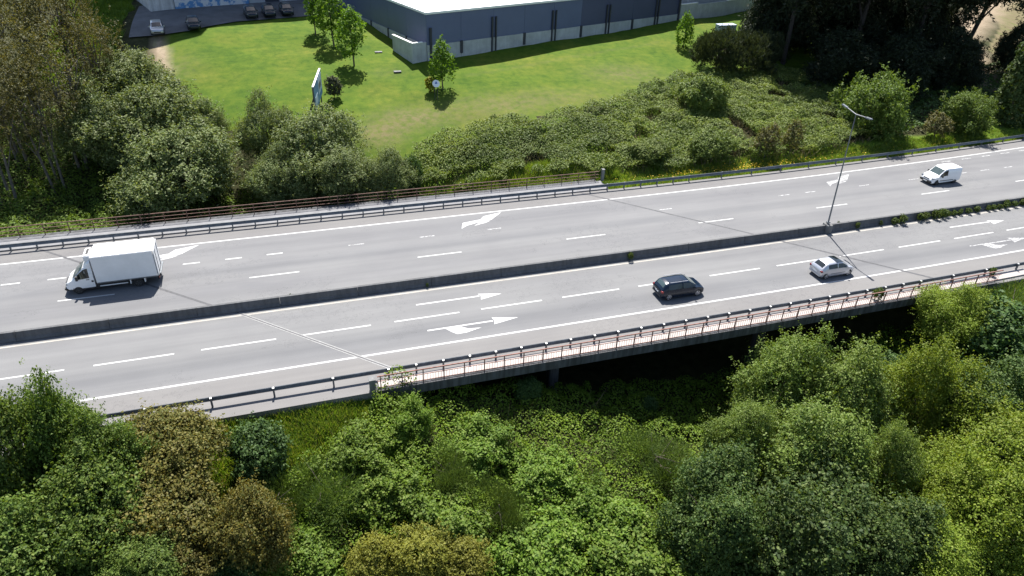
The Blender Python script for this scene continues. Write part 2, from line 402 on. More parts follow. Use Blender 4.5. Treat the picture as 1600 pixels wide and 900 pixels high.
t = NT("undergrowth_earth").set(.95, 0, .1)
p = t.pos()
k = t.ramp(t.noise(1.3, 6, p), [(.3, (.022, .024, .010)), (.55, (.040, .042, .017)), (.75, (.065, .058, .028))])
g = t.ramp(t.noise(2.2, 6, p), [(.3, (.055, .105, .010)), (.6, (.095, .145, .016)), (.8, (.15, .16, .035))])
k = t.mix(t.attr("grass"), k, g)
fd = t.ramp(t.noise(.5, 6, t.mapping((2.2, .35, 1), p)), [(.3, (.09, .09, .035)), (.5, (.15, .12, .07)), (.7, (.10, .115, .035))])
k = t.mix(t.attr("field"), k, fd)
k = t.mix(t.attr("dirt"), k, t.ramp(t.noise(1.8, 6, p), [(.3, (.20, .155, .105)), (.7, (.31, .245, .175))]))
t.col(k); t.bump(t.noise(6, 5, p), .6, .08); ground_mat = t.m

t = NT("mown_lawn").set(.9, 0, .15)
p = t.pos()
a = t.noise(.16, 5, p); b = t.noise(1.1, 5, p); c = t.noise(14, 3, p)
k = t.ramp(a, [(.32, (.050, .100, .005)), (.5, (.070, .118, .007)), (.68, (.096, .130, .012))])
k = t.mix(.85, k, t.ramp(b, [(.3, (.62, .74, .65)), (.5, (1, 1, 1)), (.72, (1.42, 1.16, 1.5))]), 'MULTIPLY')
k = t.mix(.5, k, t.ramp(t.noise(.45, 4, t.mapping((.5, 2.2, 1), p)), [(.36, (.72, .8, .7)), (.62, (1.12, 1.06, 1.1))]), 'MULTIPLY')
k = t.mix(.55, k, t.ramp(c, [(.3, (.55, .6, .5)), (.7, (1.3, 1.25, 1.25))]), 'MULTIPLY')
k = t.mix(t.math('MULTIPLY', t.ramp(t.noise(1.5, 6, p), [(.35, (.25, .25, .25)), (.62, (1, 1, 1))]), t.math('MINIMUM', t.attr("dry"), 1.)), k, (.15, .125, .06))
k = t.mix(t.attr("dirt"), k, t.ramp(t.noise(1.8, 6, p), [(.3, (.20, .155, .105)), (.7, (.31, .245, .175))]))
t.col(k); t.bump(t.noise(9, 6, p), .7, .06); lawn_mat = t.m
build_ground()

def draped(name, poly, dz, m, n=1.0):
    """a thin sheet that follows the ground inside a polygon"""
    px, py = [q[0] for q in poly], [q[1] for q in poly]
    mb = MB(); bm = bmesh.new()
    vs = [bm.verts.new((x, y, 0)) for x, y in poly]; bm.faces.new(vs)
    for ax, lo, hi in ((0, min(px), max(px)), (1, min(py), max(py))):
        q = lo + n
        while q < hi:
            co = [0, 0, 0]; no = [0, 0, 0]; co[ax] = q; no[ax] = 1
            bmesh.ops.bisect_plane(bm, geom=bm.verts[:] + bm.edges[:] + bm.faces[:], plane_co=co, plane_no=no); q += n
    xy = np.array([v.co[:2] for v in bm.verts]); z = terrain(xy[:, 0], xy[:, 1])
    for v, h in zip(bm.verts, z): v.co.z = h + dz
    me = bpy.data.meshes.new(name); bmesh.ops.recalc_face_normals(bm, faces=bm.faces)
    if sum(f.normal.z for f in bm.faces) < 0: bmesh.ops.reverse_faces(bm, faces=bm.faces)
    bm.to_mesh(me); bm.free(); me.materials.append(m)
    return link(name, me)
tag(draped("parking_yard", [(-19, 111.4), (-15, 110.9), (-11.3, 111.4), (-5, 115.6), (3, 118.2), (11, 121), (15, 124), (15, 136), (-19, 126)], .16, M['asph_dark']), kind="structure")
tag(draped("yard_apron", [(10.2, 119.2), (13.2, 120.3), (13.8, 122.2), (11.4, 121.8)], .21, M['walk_far'], .8), kind="structure")

# ---------------------------------------------------------------- the carriageways
def cx(x): return float(curve(x))
def ex(x): return .00035 * max(0., x - 35) ** 2
XS = list(np.arange(-130, 262, 2.))
t = NT("worn_asphalt").set(.86, 0, .3)
p = t.pos(); yr = t.attr("yr")
fine = t.noise(22, 3, p); mid = t.noise(.32, 5, t.mapping((.5, 1, 1), p)); streak = t.noise(1., 4, t.mapping((.035, 1.5, 1), p))
k = t.ramp(t.math('MULTIPLY_ADD', yr, 1 / 32., -36 / 32.), [(0, (0.166, 0.160, 0.157)), (.147, (0.164, 0.159, 0.156)), (.165, (0.160, 0.160, 0.163)), (.215, (0.126, 0.127, 0.132)), (.262, (0.163, 0.163, 0.164)), (.33, (0.163, 0.163, 0.164)), (.36, (0.151, 0.151, 0.154)), (.40, (0.166, 0.166, 0.166)), (.47, (0.162, 0.162, 0.164)), (.52, (0.148, 0.148, 0.152)), (.585, (0.164, 0.164, 0.166)), (.615, (0.138, 0.139, 0.144)), (.655, (0.163, 0.163, 0.166)), (.735, (0.141, 0.141, 0.146)), (.785, (0.163, 0.163, 0.166)), (.798, (0.159, 0.154, 0.152)), (.86, (0.153, 0.149, 0.147))])
k = t.mix(.8, k, t.ramp(mid, [(.3, (.90, .90, .91)), (.7, (1.07, 1.07, 1.06))]), 'MULTIPLY')
k = t.mix(.8, k, t.ramp(streak, [(.3, (.90, .90, .905)), (.7, (1.06, 1.06, 1.06))]), 'MULTIPLY')
k = t.mix(.5, k, t.ramp(fine, [(.3, (.82, .82, .82)), (.7, (1.15, 1.15, 1.15))]), 'MULTIPLY')
spot = t.noise(.9, 7, t.mapping((.45, 1.1, 1), p), .7)
k = t.mix(.6, k, t.ramp(spot, [(.245, (.55, .55, .56)), (.32, (1, 1, 1))]), 'MULTIPLY')
cr = t.noise(.55, 6, p, .75); pt = t.noise(.11, 3, t.mapping((.6, 1, 1), p, (7, 3, 0)))
crack = t.math('MULTIPLY', t.math('LESS_THAN', t.math('ABSOLUTE', t.math('SUBTRACT', cr, .5)), .0045), t.math('GREATER_THAN', pt, .54))
k = t.mix(t.math('MULTIPLY', crack, .5), k, (.06, .06, .062))
patch_ = t.noise(.09, 2, t.mapping((.35, 1.6, 1), p, (2, 9, 0)))
k = t.mix(.7, k, t.ramp(patch_, [(.40, (.93, .93, .94)), (.42, (1, 1, 1)), (.60, (1, 1, 1)), (.62, (1.05, 1.05, 1.045))]), 'MULTIPLY')
t.col(k); t.bump(fine, .2, .01); M['road'] = t.m

def build_road():
    cols = [36.95, 41, 45, 49.3, 53, 57, 61.3, 63.62]
    V = []; A = []
    for x in XS:
        for y in cols:
            V.append((x, y + cx(x) + (ex(x) if y > 60 else 0), 0.)); A.append(y)
    n = len(cols); F = []
    for i in range(len(XS) - 1):
        for j in range(n - 1): F.append((i * n + j, (i + 1) * n + j, (i + 1) * n + j + 1, i * n + j + 1))
    for j, s in ((0, 1), (n - 1, -1)):                    # kerb faces down into the embankment
        b = len(V)
        for i, x in enumerate(XS): V.append((V[i * n + j][0], V[i * n + j][1], -.55)); A.append(cols[j])
        for i in range(len(XS) - 1):
            q = (i * n + j, b + i, b + i + 1, (i + 1) * n + j); F.append(q if s > 0 else q[::-1])
    me = bpy.data.meshes.new("road"); me.from_pydata(V, [], F)
    at = me.attributes.new("yr", 'FLOAT', 'POINT'); at.data.foreach_set("value", np.array(A, np.float32))
    me.materials.append(M['road'])
    o = link("road", me); tag(o, kind="structure"); return o
road = build_road()
ZM = .004
def strip(name, y, w, x0, x1, m, widen=0., z=ZM):
    n = max(1, int((x1 - x0) / 3)); P = []; F = []
    for i in range(n + 1):
        x = x0 + (x1 - x0) * i / n; yy = y + cx(x) + widen * ex(x)
        P += [(x, yy - w / 2, z), (x, yy + w / 2, z)]
    F = [(2 * i, 2 * i + 2, 2 * i + 3, 2 * i + 1) for i in range(n)]
    return MB().add(P, F).build(name, m, road)
strip("edge_line", 41.04, .175, -130, 260, M['paint'])
strip("edge_line", 48.50, .16, -130, 260, M['yellow_paint'])
strip("edge_line", 61.30, .175, -130, 260, M['paint'], 1.)
def dashes(y, w, xs, length, m, widen=0.):
    proto = MB().add([(0, -w / 2, 0), (length, -w / 2, 0), (length, w / 2, 0), (0, w / 2, 0)], [(0, 1, 2, 3)]).mesh("lane_dash", m)
    for x in xs:
        a = math.atan2(cx(x + length) - cx(x), length)
        link("lane_dash", proto, road, (x, y + cx(x) + widen * ex(x), ZM), a)
dashes(44.72, .145, [-14.75 + 6.87 * k for k in range(-6, 22)], 5.1, M['paint'])
dashes(54.08, .145, [-18.7 + 14.1 * k for k in range(-3, 13)], 4.0, M['paint'])
dashes(57.72, .16, [-23.4, -20.1, -9.95, -6.55, -3.15, -40.2, -36.8], 1.35, M['paint'])
dashes(57.72, .15, [3.9, 10.4, 16.9, 35.3, 49.7, 53.2, 60.5, 67.6, 75.1, 78.6, 82.4, 89, 92.5, 96], 1.4, M['paint_worn'])
dashes(60.55, .18, [76, 79.4, 82.8, 86.2, 89.6], 1.5, M['paint_worn'], 1.)
def glyph(name, polys, m, dx=0, dy=0):
    mb = MB()
    for q in polys: mb.add([(x + dx, y + dy, ZM + .001) for x, y in q], [tuple(range(len(q)))])
    return mb.build(name, m, road)
A1 = [[(7.9, 46.52), (13.1, 46.52), (13.1, 46.68), (7.9, 46.68)], [(13.1, 46.06), (14.97, 46.5), (13.06, 46.95), (13.22, 46.6)]]
A2 = [[(8.05, 42.85), (13.2, 42.85), (13.2, 43.01), (8.05, 43.01)], [(13.15, 42.46), (15.23, 42.9), (13.2, 43.4), (13.32, 42.93)],
      [(9.4, 42.86), (9.78, 42.3), (10.12, 41.93), (10.9, 41.96), (11.4, 42.12), (12.1, 42.3), (11.1, 42.42), (10.55, 42.86)]]
glyph("arrow_marking", A1, M['paint']); glyph("arrow_marking", A2, M['paint'])
glyph("arrow_marking", A1, M['paint'], 54.5, .48); glyph("arrow_marking", A2, M['paint_worn'], 53., .42)
glyph("arrow_marking", A1, M['paint'], 109, 1.9); glyph("arrow_marking", A2, M['paint'], 107, 1.8)
GF = [[(14.6, 58.45), (15.25, 58.95), (16.4, 59.35), (16.9, 59.95), (15.0, 59.62)], [(16.4, 59.25), (17.9, 59.62), (19.3, 61.0), (17.35, 60.55), (16.88, 59.98)], [(15.9, 58.75), (17.2, 59.15), (17.75, 59.45), (16.5, 59.22)]]
glyph("merge_marking", GF, M['paint']); glyph("merge_marking", GF, M['paint'], -28.1, 0); glyph("merge_marking", GF, M['paint_worn'], 42.5, .2); glyph("merge_marking", GF, M['paint'], 84, 2.3)
def joint(a, b, w, m, z):
    d = (Vector(b) - Vector(a)).normalized(); n = Vector((-d.y, d.x)) * w / 2
    a, b = Vector(a), Vector(b)
    return MB().add([(*(a - n), z), (*(b - n), z), (*(b + n), z), (*(a + n), z)], [(0, 1, 2, 3)]).build("expansion_joint", m, road)
joint((-22.06, 63.6), (-6.4, 49.62), .2, M['tar'], .008)
joint((-5.5, 48.98), (5.6, 38.3), .30, M['joint_light'], .008)
joint((-5.5, 48.98), (5.6, 38.3), .10, M['tar'], .011)
joint((28.9, 63.6), (42.75, 49.62), .2, M['tar'], .008)
joint((43.3, 48.98), (53.7, 38.3), .24, M['tar'], .008)

# ---------------------------------------------------------------- bridge
bridge = empty("road_bridge", (25, 51, -1), 0, "low skewed concrete road bridge crossing the overgrown dip", "bridge")
def rel(o):
    o.location = Vector(o.location) - Vector(bridge.location); return o
def jl(y): return 4.6 - 1.05 * (y - 38.3)
def jr(y): return 54.0 - .985 * (y - 38.3)
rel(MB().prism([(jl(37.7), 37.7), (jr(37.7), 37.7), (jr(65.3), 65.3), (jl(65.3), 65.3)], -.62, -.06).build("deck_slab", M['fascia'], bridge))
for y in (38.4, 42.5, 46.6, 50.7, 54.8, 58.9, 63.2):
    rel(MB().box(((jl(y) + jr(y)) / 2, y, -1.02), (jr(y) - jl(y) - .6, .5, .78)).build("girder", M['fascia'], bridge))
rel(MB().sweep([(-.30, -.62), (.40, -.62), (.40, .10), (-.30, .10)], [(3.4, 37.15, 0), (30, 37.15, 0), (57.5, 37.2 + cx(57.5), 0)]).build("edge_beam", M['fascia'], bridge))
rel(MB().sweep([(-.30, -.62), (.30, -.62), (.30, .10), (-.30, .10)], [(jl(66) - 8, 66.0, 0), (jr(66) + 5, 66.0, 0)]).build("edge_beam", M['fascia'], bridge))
rel(MB().sweep([(-.42, -.05), (.46, -.05), (.46, .13), (-.42, .13)], [(3.6, 37.55, 0), (30, 37.55, 0), (48, 37.57 + cx(48), 0), (62, 37.8 + cx(62), 0)]).build("near_walkway", M['walk'], bridge))
rel(MB().sweep([(-1.12, -.05), (1.0, -.05), (1.0, .12), (-1.12, .12)], [(-60, 64.8, 0), (32.2, 64.8, 0)]).build("far_walkway", M['walk_far'], bridge))
for (xa, ya) in ((17.0, 39.4), (11.0, 44.5), (4.1, 51.1), (-2.8, 57.7), (-9.4, 64)):
    rel(MB().box((xa, ya, -4.2), (.75, .75, 6.2)).build("pier", M['fascia'], bridge, bevel=.06))
    rel(MB().box((xa + 18.5, ya, -4.6), (.75, .75, 7.0)).build("pier", M['fascia'], bridge, bevel=.06))
for jf, s in ((jl, -1), (jr, 1)):
    q = [(jf(37.5) + s * .2, 37.5), (jf(65.5) + s * .2, 65.5), (jf(65.5) + s * 1.2, 65.5), (jf(37.5) + s * 1.2, 37.5)]
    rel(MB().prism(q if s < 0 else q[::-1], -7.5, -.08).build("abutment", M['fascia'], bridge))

# ---------------------------------------------------------------- median barrier
bar = empty("median_barrier", (20, 49.3, 0), 0, "long low concrete barrier between the two carriageways", "barrier")
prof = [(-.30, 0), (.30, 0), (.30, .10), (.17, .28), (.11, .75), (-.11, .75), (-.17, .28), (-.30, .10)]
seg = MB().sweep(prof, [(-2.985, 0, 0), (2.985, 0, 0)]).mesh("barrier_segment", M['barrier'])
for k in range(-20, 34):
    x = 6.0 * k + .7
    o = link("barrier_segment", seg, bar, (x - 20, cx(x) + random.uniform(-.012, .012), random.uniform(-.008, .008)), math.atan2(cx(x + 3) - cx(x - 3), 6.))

# ---------------------------------------------------------------- guardrails
WB = [(-.035, .0), (.0, .02), (-.05, .11), (.0, .175), (-.05, .24), (.0, .33), (-.035, .35), (-.07, .33), (-.11, .24), (-.06, .175), (-.11, .11), (-.07, .02)]
def guardrail(label, yfun, side, xs_posts, x0, x1, m, capm, h=.40):
    root = empty("guardrail", (20, yfun(20), 0), 0, label, "guardrail")
    path = [(x - 20, yfun(x) - yfun(20) + side * .10, h) for x in np.arange(x0, x1 + 1, 3.)]
    MB().sweep([(side * a, b) for a, b in WB], path).build("rail", m, root)
    pm = MB().box((0, 0, .36), (.11, .13, .74)).mesh("post", m)
    cm = MB().box((0, 0, .745), (.13, .15, .045)).mesh("post_cap", capm) if capm else None
    for x in xs_posts:
        po = link("post", pm, root, (x - 20, yfun(x) - yfun(20) - side * .06, 0))
        if cm: link("post_cap", cm, po)
    return root
xs1 = [.72 - 3.8 * k for k in range(19, -1, -1)] + [4.4 + 1.9 * k for k in range(25)] + [53.6 + 3.8 * k for k in range(24)]
guardrail("steel guardrail along the near edge of the road beside the bridge walkway", lambda x: 38.25 + cx(x) * 1.1, 1, xs1, -72, 138, M['steel_dark'], M['cap'])
xs2 = [-60 + 2.0 * k for k in range(52)] + [46.2 + 4.0 * k for k in range(28)]
guardrail("steel guardrail along the far edge of the road below the bramble bank", lambda x: 63.5 + cx(x) + ex(x), -1, xs2, -69, 153, M['steel'], None, .43)

# ---------------------------------------------------------------- bridge railings
def railing(label, pts, posts, rails, m, bal=None, h=1.05):
    root = empty("bridge_railing", (pts[0][0], pts[0][1], .1), 0, label, "railing")
    ox, oy = pts[0]
    def yat(x): return float(np.interp(x, [q[0] for q in pts], [q[1] for q in pts]))
    for nm, z, r in rails:
        MB().sweep([(-r, -r), (r, -r), (r, r), (-r, r)], [(q[0] - ox, q[1] - oy, z) for q in pts]).build(nm, m, root)
    pm = MB().box((0, 0, h / 2), (.065, .065, h)).mesh("post", m)
    for x in posts: link("post", pm, root, (x - ox, yat(x) - oy, 0))
    if bal:
        mb = MB()
        for x in np.arange(bal[0], bal[1], bal[2]): mb.box((x - ox, yat(x) - oy, .375), (.017, .02, .50))
        tag(mb.build("balusters", M['baluster'], root), kind="stuff")
    return root
npts = [(3.5, 37.08), (20, 37.05), (35, 37.06), (48, 37.1 + cx(48)), (58, 37.2 + cx(58))]
railing("rust red railing along the near walkway of the bridge", npts, [3.7 + 1.43 * k for k in range(38)], [("top_rail", 1.05, .035), ("middle_rail", .64, .02), ("bottom_rail", .12, .02)], M['rust'], (4.0, 57.8, .19))
fpts = [(-60, 66.05), (32.0, 65.95)]
railing("rusty brown railing along the far walkway of the bridge", fpts, [-59.5 + 1.98 * k for k in range(47)], [("top_rail", 1.05, .035), ("middle_rail", .70, .025), ("bottom_rail", .35, .025)], M['rust_brown'], (19, 32, .2))
tag(MB().box((0, 0, .62), (.26, .36, 1.3)).box((0, 0, 1.29), (.31, .41, .06)).build("end_pillar", M['conc'], None, loc=(32.45, 65.9, .1)), "grey concrete pillar ending the far bridge railing", "pillar")
tag(MB().box((0, 0, .45), (.38, .42, 1.1)).box((0, 0, 1.03), (.44, .48, .07)).build("end_pillar", M['conc'], None, loc=(3.15, 37.1, .0)), "squat concrete pillar ending the near bridge railing", "pillar")

# ---------------------------------------------------------------- street lamp in the median
lamp = empty("street_lamp", (49.13, 49.38, 0), 0, "tall double armed steel street lamp standing on the median barrier", "street lamp")
MB().box((0, -.06, .43), (.58, .84, .87)).build("base_box", M['conc'], lamp, bevel=.03)
P0, P1 = Vector((0, 0, .95)), Vector((-.34, .22, 11.75))
MB().tube(P0, P0.lerp(P1, .5), .08, .06, 10).tube(P0.lerp(P1, .5), P1, .06, .04, 10).build("column", M['lamp'], lamp, smooth=40)
MB().box((0, 0, 1.02), (.3, .3, .12)).build("flange", M['steel'], lamp)
for s, dz in ((1, .3), (-1, .16)):
    e = P1 + Vector((0, s * 1.25, dz * .75))
    MB().tube(P1, e, .05, .04, 8).build("arm", M['lamp'], lamp, smooth=40)
    a = math.atan2(dz, 1.9)
    h = MB().box((0, 0, 0), (.26, .86, .10), 0, .8).build("lamp_head", M['steel'], lamp, bevel=.02, loc=P1 + Vector((0, s * 1.55, dz * .95)))
    h.rotation_euler = (s * a, 0, 0)
    MB().box((0, 0, -.062), (.18, .55, .03)).build("lens", M['lens'], h)

# ---------------------------------------------------------------- warehouse
WA = math.atan2(112.3 - 96.7, 66.4 - 17.4)
wh = empty("warehouse", (19.6, 97.5, 5.0), WA, "long blue grey warehouse with white roof and concrete plinth above the lawn", "warehouse")
WL, WD, ZS, ZR = 49.0, 62.0, 2.75, 6.80
MB().box((WL / 2, WD / 2, ZR + .05), (WL + .3, WD + .3, .30)).build("roof", M['roof'], wh, bevel=.02)
MB().box((WL / 2, WD / 2, ZR / 2 - .3), (WL - .5, WD - .5, ZR)).build("core_wall", M['pipe'], wh)
nf = 9
for i in range(nf):
    x0, x1 = WL * i / nf, WL * (i + 1) / nf
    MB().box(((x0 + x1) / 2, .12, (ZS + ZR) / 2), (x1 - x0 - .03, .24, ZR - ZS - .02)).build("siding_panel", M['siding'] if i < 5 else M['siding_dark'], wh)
    MB().box(((x0 + x1) / 2, .06, ZS / 2 - .6), (x1 - x0 - .05, .30, ZS + 1.2 - .04)).build("concrete_panel", M['panelconc'], wh)
    if i and i % 2 == 0:
        for d in (-.32, .32): MB().box((x0 + d, -.16, 2.5), (.2, .2, 6.2 - .03 * i)).build("downpipe", M['pipe'], wh)
    elif i: MB().box((x0, -.15, ZS - .75), (.38, .16, 1.7)).build("column_cap", M['pipe'], wh)
MB().box((.55, -.16, 2.6), (.3, .2, 4.8)).build("downpipe", M['pipe'], wh)
MB().box((WL - .2, -.16, 3.2), (.3, .2, 6.6)).build("downpipe", M['pipe'], wh)
for i in range(11):
    y0, y1 = WD * i / 11, WD * (i + 1) / 11
    MB().box((.12, (y0 + y1) / 2 + .13, (ZS + ZR) / 2), (.24, y1 - y0 - .03, ZR - ZS - .02)).build("siding_panel", M['siding'], wh)
    MB().box((.06, (y0 + y1) / 2 + .13, ZS / 2 - .4), (.30, y1 - y0 - .05, ZS + .8 - .04)).build("concrete_panel", M['panelconc'], wh)
    if i: MB().box((-.13, y0, ZS - .9), (.16, .22, 2.0)).build("column_cap", M['pipe'], wh)
lw = empty("low_wall", (17.55, 96.85, 5.0), WA, "low pale concrete wall with white coping wrapping the warehouse corner", "wall")
MB().box((1.0, .12, 1.2), (2.2, .24, 3.9)).box((0.02, 3.0, 1.2), (.24, 5.5, 3.9)).build("wall", M['panelconc'], lw)
MB().box((.7, .12, 3.2), (1.65, .34, .12)).box((.02, 3.05, 3.2), (.34, 5.5, .118)).build("coping", M['trim'], lw)
MB().box((.95, 3.1, 1.9), (1.6, 5.2, .1)).build("landing", M['walk'], lw)
# annex and retaining wall to the right of the warehouse
ax = empty("annex", (67.2, 113.2, 6.0), WA, "small white and pale grey annex at the right end of the warehouse", "building")
MB().box((2.2, 6.2, 2.6), (4.3, 10, 9)).build("wall", M['render'], ax)
for i in range(3): MB().box((6.6 + 4.4 * i, 6.0, 3.6), (4.34, 9, 8.6)).build("cladding_panel", M['louvre'], ax)
MB().box((8.7, 6.1, 8.2), (18, 10.3, .3)).build("roof", M['roof'], ax)
rw = empty("retaining_wall", (66.6, 112.45, 6.0), WA, "pale concrete retaining wall with white coping right of the warehouse", "wall")
for i in range(5): MB().box((2.05 + 4.1 * i, .14, 1.0), (4.07, .28, 3.9 if i else 4.3)).build("wall_panel", M['panelconc'], rw)
MB().box((2.1, .14, 3.22), (4.2, .4, .12)).box((16.3, .14, 3.02), (8.6, .4, .12)).build("coping", M['trim'], rw)
# ---------------------------------------------------------------- graffiti building at the top left
QA = math.atan2(128.9 - 122.3, 4.0 + 16.3)
qb = empty("old_factory", (-17.0, 121.9, 7.5), QA, "tall pale factory with blue spray paint on its shaded wall at top left", "building")
MB().prism([(0, .3), (34, .3), (34, 30), (0, 30)], -1, 21.5).build("core_wall", M['render'], qb)
MB().prism([(0, .3), (12, .3), (12, 30), (0, 30)], 21.5, 26.5).build("upper_storey", M['render'], qb)
for x0, x1, m in ((0.0, 3.4, M['render']), (3.5, 14.6, M['graffiti']), (19.6, 26, M['render']), (26.1, 34, M['render'])):
    MB().box(((x0 + x1) / 2, .1, 3.3), (x1 - x0, .4, 8.5)).build("wall_panel", m, qb)
MB().box((16.0, .15, 2.0), (2.5, .1, 5.0)).build("gate", M['louvre'], qb)
MB().box((18.4, .15, 2.0), (2.2, .1, 5.0)).build("gate", M['pipe'], qb)
MB().box((17, -1.3, .25), (34, 2.3, 1.0)).build("loading_step", M['asph_dark'], qb)
for x in (23, 28, 31): MB().box((x, -.13, 2.2), (1.4, .1, 1.6)).build("window", M['glass'], qb)

# ---------------------------------------------------------------- billboard, sign, cabinet, slabs
def tz(x, y): return float(terrain(x, y))
bbx = empty("billboard", (3.95, 83.65, 2.2), math.radians(79.9), "weathered blue billboard on steel legs seen almost edge on at the lawn edge", "billboard")
MB().box((0, 0, 4.37), (7.4, .12, 2.75)).build("backing", M['steel_dark'], bbx)
MB().box((0, -.075, 4.37), (7.36, .03, 2.71)).build("panel", M['blue_sign'], bbx)
MB().box((1.75, -.096, 4.6), (3.3, .012, 1.75)).build("pale_print", M['pale_sign'], bbx)
MB().box((-2.1, -.096, 3.9), (2.2, .012, 1.0)).build("pale_print", M['pale_sign'], bbx)
MB().box((1.6, -.106, 4.6), (2.1, .012, .7)).build("dark_print", M['steel_dark'], bbx)
MB().box((0, 0, 5.79), (7.5, .20, .09)).build("top_frame", M['trim'], bbx)
for x in (-3.3, -1.1, 1.1, 3.3):
    MB().tube((x, .1, -1.6), (x, .1, 5.6), .07).build("leg", M['pipe'], bbx)
    MB().tube((x, .12, 4.4), (x, 1.9, -.4), .06).build("brace", M['pipe'], bbx)
sg = empty("round_sign", (18.5, 87.0, tz(18.5, 87.0)), 0, "small round white sign with a blue emblem on a short post by the young tree", "sign")
MB().tube((-.16, 0, -.3), (-.16, 0, 1.9), .045).build("post", M['pipe'], sg); MB().tube((.16, 0, -.3), (.16, 0, 1.9), .045).build("post", M['pipe'], sg)
MB().tube((0, -.06, 2.0), (0, -.11, 2.03), .46, n=20).build("face", M['sign_white'], sg)
MB().add([(-.27, -.122, 1.86), (.27, -.122, 1.86), (.0, -.122, 2.32)], [(0, 1, 2)]).add([(-.27, -.122, 1.72), (.27, -.122, 1.72), (.27, -.122, 1.80), (-.27, -.122, 1.80)], [(0, 1, 2, 3)]).build("emblem", M['sign_blue'], sg)
tag(MB().box((0, 0, .6), (3.2, 1.4, 1.8)).box((0, 0, 1.53), (3.3, 1.5, .08)).build("cabinet", M['cabinet'], None, loc=(72.2, 106.6, tz(72.2, 106.6)), bevel=.03), "pale blue grey metal cabinet half hidden behind the pine bush", "cabinet")
for x, y, lb in ((13.6, 101.8, "small pale drain slab in the lawn nearer the low wall end"), (15.0, 94.8, "small pale drain slab in the lawn before the low wall corner")):
    tag(MB().box((0, 0, 0), (1.0, .6, .10)).build("drain_slab", M['conc'], None, loc=(x, y, tz(x, y) + .05), bevel=.02), lb, "drain slab")

# ---------------------------------------------------------------- vehicles
class Hull:
    """vehicle shell: stations (x, half width low, half width belt, z bottom, z belt, z top, half width top), nose at +x"""
    def __init__(s, st, crown=.04):
        s.st = np.array(sorted(st), float); s.crown = crown
    def at(s, x): return [float(np.interp(x, s.st[:, 0], s.st[:, i])) for i in range(1, 7)]
    def ring(s, x):
        wl, wb, zb, zl, zt, wt = s.at(x); zm = zb + (zl - zb) * .5
        h = [(0, zb), (wl * .9, zb), (wl, zb + .09), ((wl + wb) / 2 + .015, zm), (wb, zl), (wt + (wb - wt) * .12, zl + (zt - zl) * .88), (wt * .93, zt), (wt * .5, zt + s.crown * .75), (0, zt + s.crown)]
        return [(x, y, z) for y, z in h] + [(x, -y, z) for y, z in h[-2:0:-1]]
    def body(s, name, m, parent):
        xs = sorted(set(list(s.st[:, 0]) + list(np.linspace(s.st[0, 0], s.st[-1, 0], 26))))
        mb = MB(); n = 16; R = [s.ring(x) for x in xs]
        V = [p for r in R for p in r]; F = []
        for i in range(len(R) - 1):
            for j in range(n): F.append((i * n + j, (i + 1) * n + j, (i + 1) * n + (j + 1) % n, i * n + (j + 1) % n))
        F += [tuple(range(n - 1, -1, -1)), tuple(range((len(R) - 1) * n, len(R) * n))]
        return mb.add(V, F).build(name, m, parent, smooth=38)
    def side_glass(s, name, m, parent, x0, x1, sd, t0=.10, t1=.86, off=.012):
        V = []; k = 6
        for i in range(k + 1):
            x = x0 + (x1 - x0) * i / k; wl, wb, zb, zl, zt, wt = s.at(x); wt2 = wt + (wb - wt) * .12
            for t_ in (t0, t1): V.append((x, sd * (wb + (wt2 - wb) * t_ / .88 + off), zl + (zt - zl) * t_ + .004))
        return MB().add(V, [(2 * i, 2 * i + 2, 2 * i + 3, 2 * i + 1) for i in range(k)]).build(name, m, parent)
    def top_glass(s, name, m, parent, x0, x1, wf=.88, off=.014):
        V = []; k = 5; q = 6
        for i in range(k + 1):
            x = x0 + (x1 - x0) * i / k; wl, wb, zb, zl, zt, wt = s.at(x)
            d = .02; z2 = s.at(x + d)[4]; sl_ = (z2 - s.at(x - d)[4]) / (2 * d); nl = math.hypot(1, sl_)
            for j in range(q + 1):
                a = -1 + 2 * j / q; y = wt * wf * a
                V.append((x - sl_ / nl * off, y, zt + s.crown * (1 - abs(a) * .55 - .2 * a * a) + off / nl + .004))
        F = [(i * (q + 1) + j, (i + 1) * (q + 1) + j, (i + 1) * (q + 1) + j + 1, i * (q + 1) + j + 1) for i in range(k) for j in range(q)]
        return MB().add(V, F).build(name, m, parent, smooth=60)

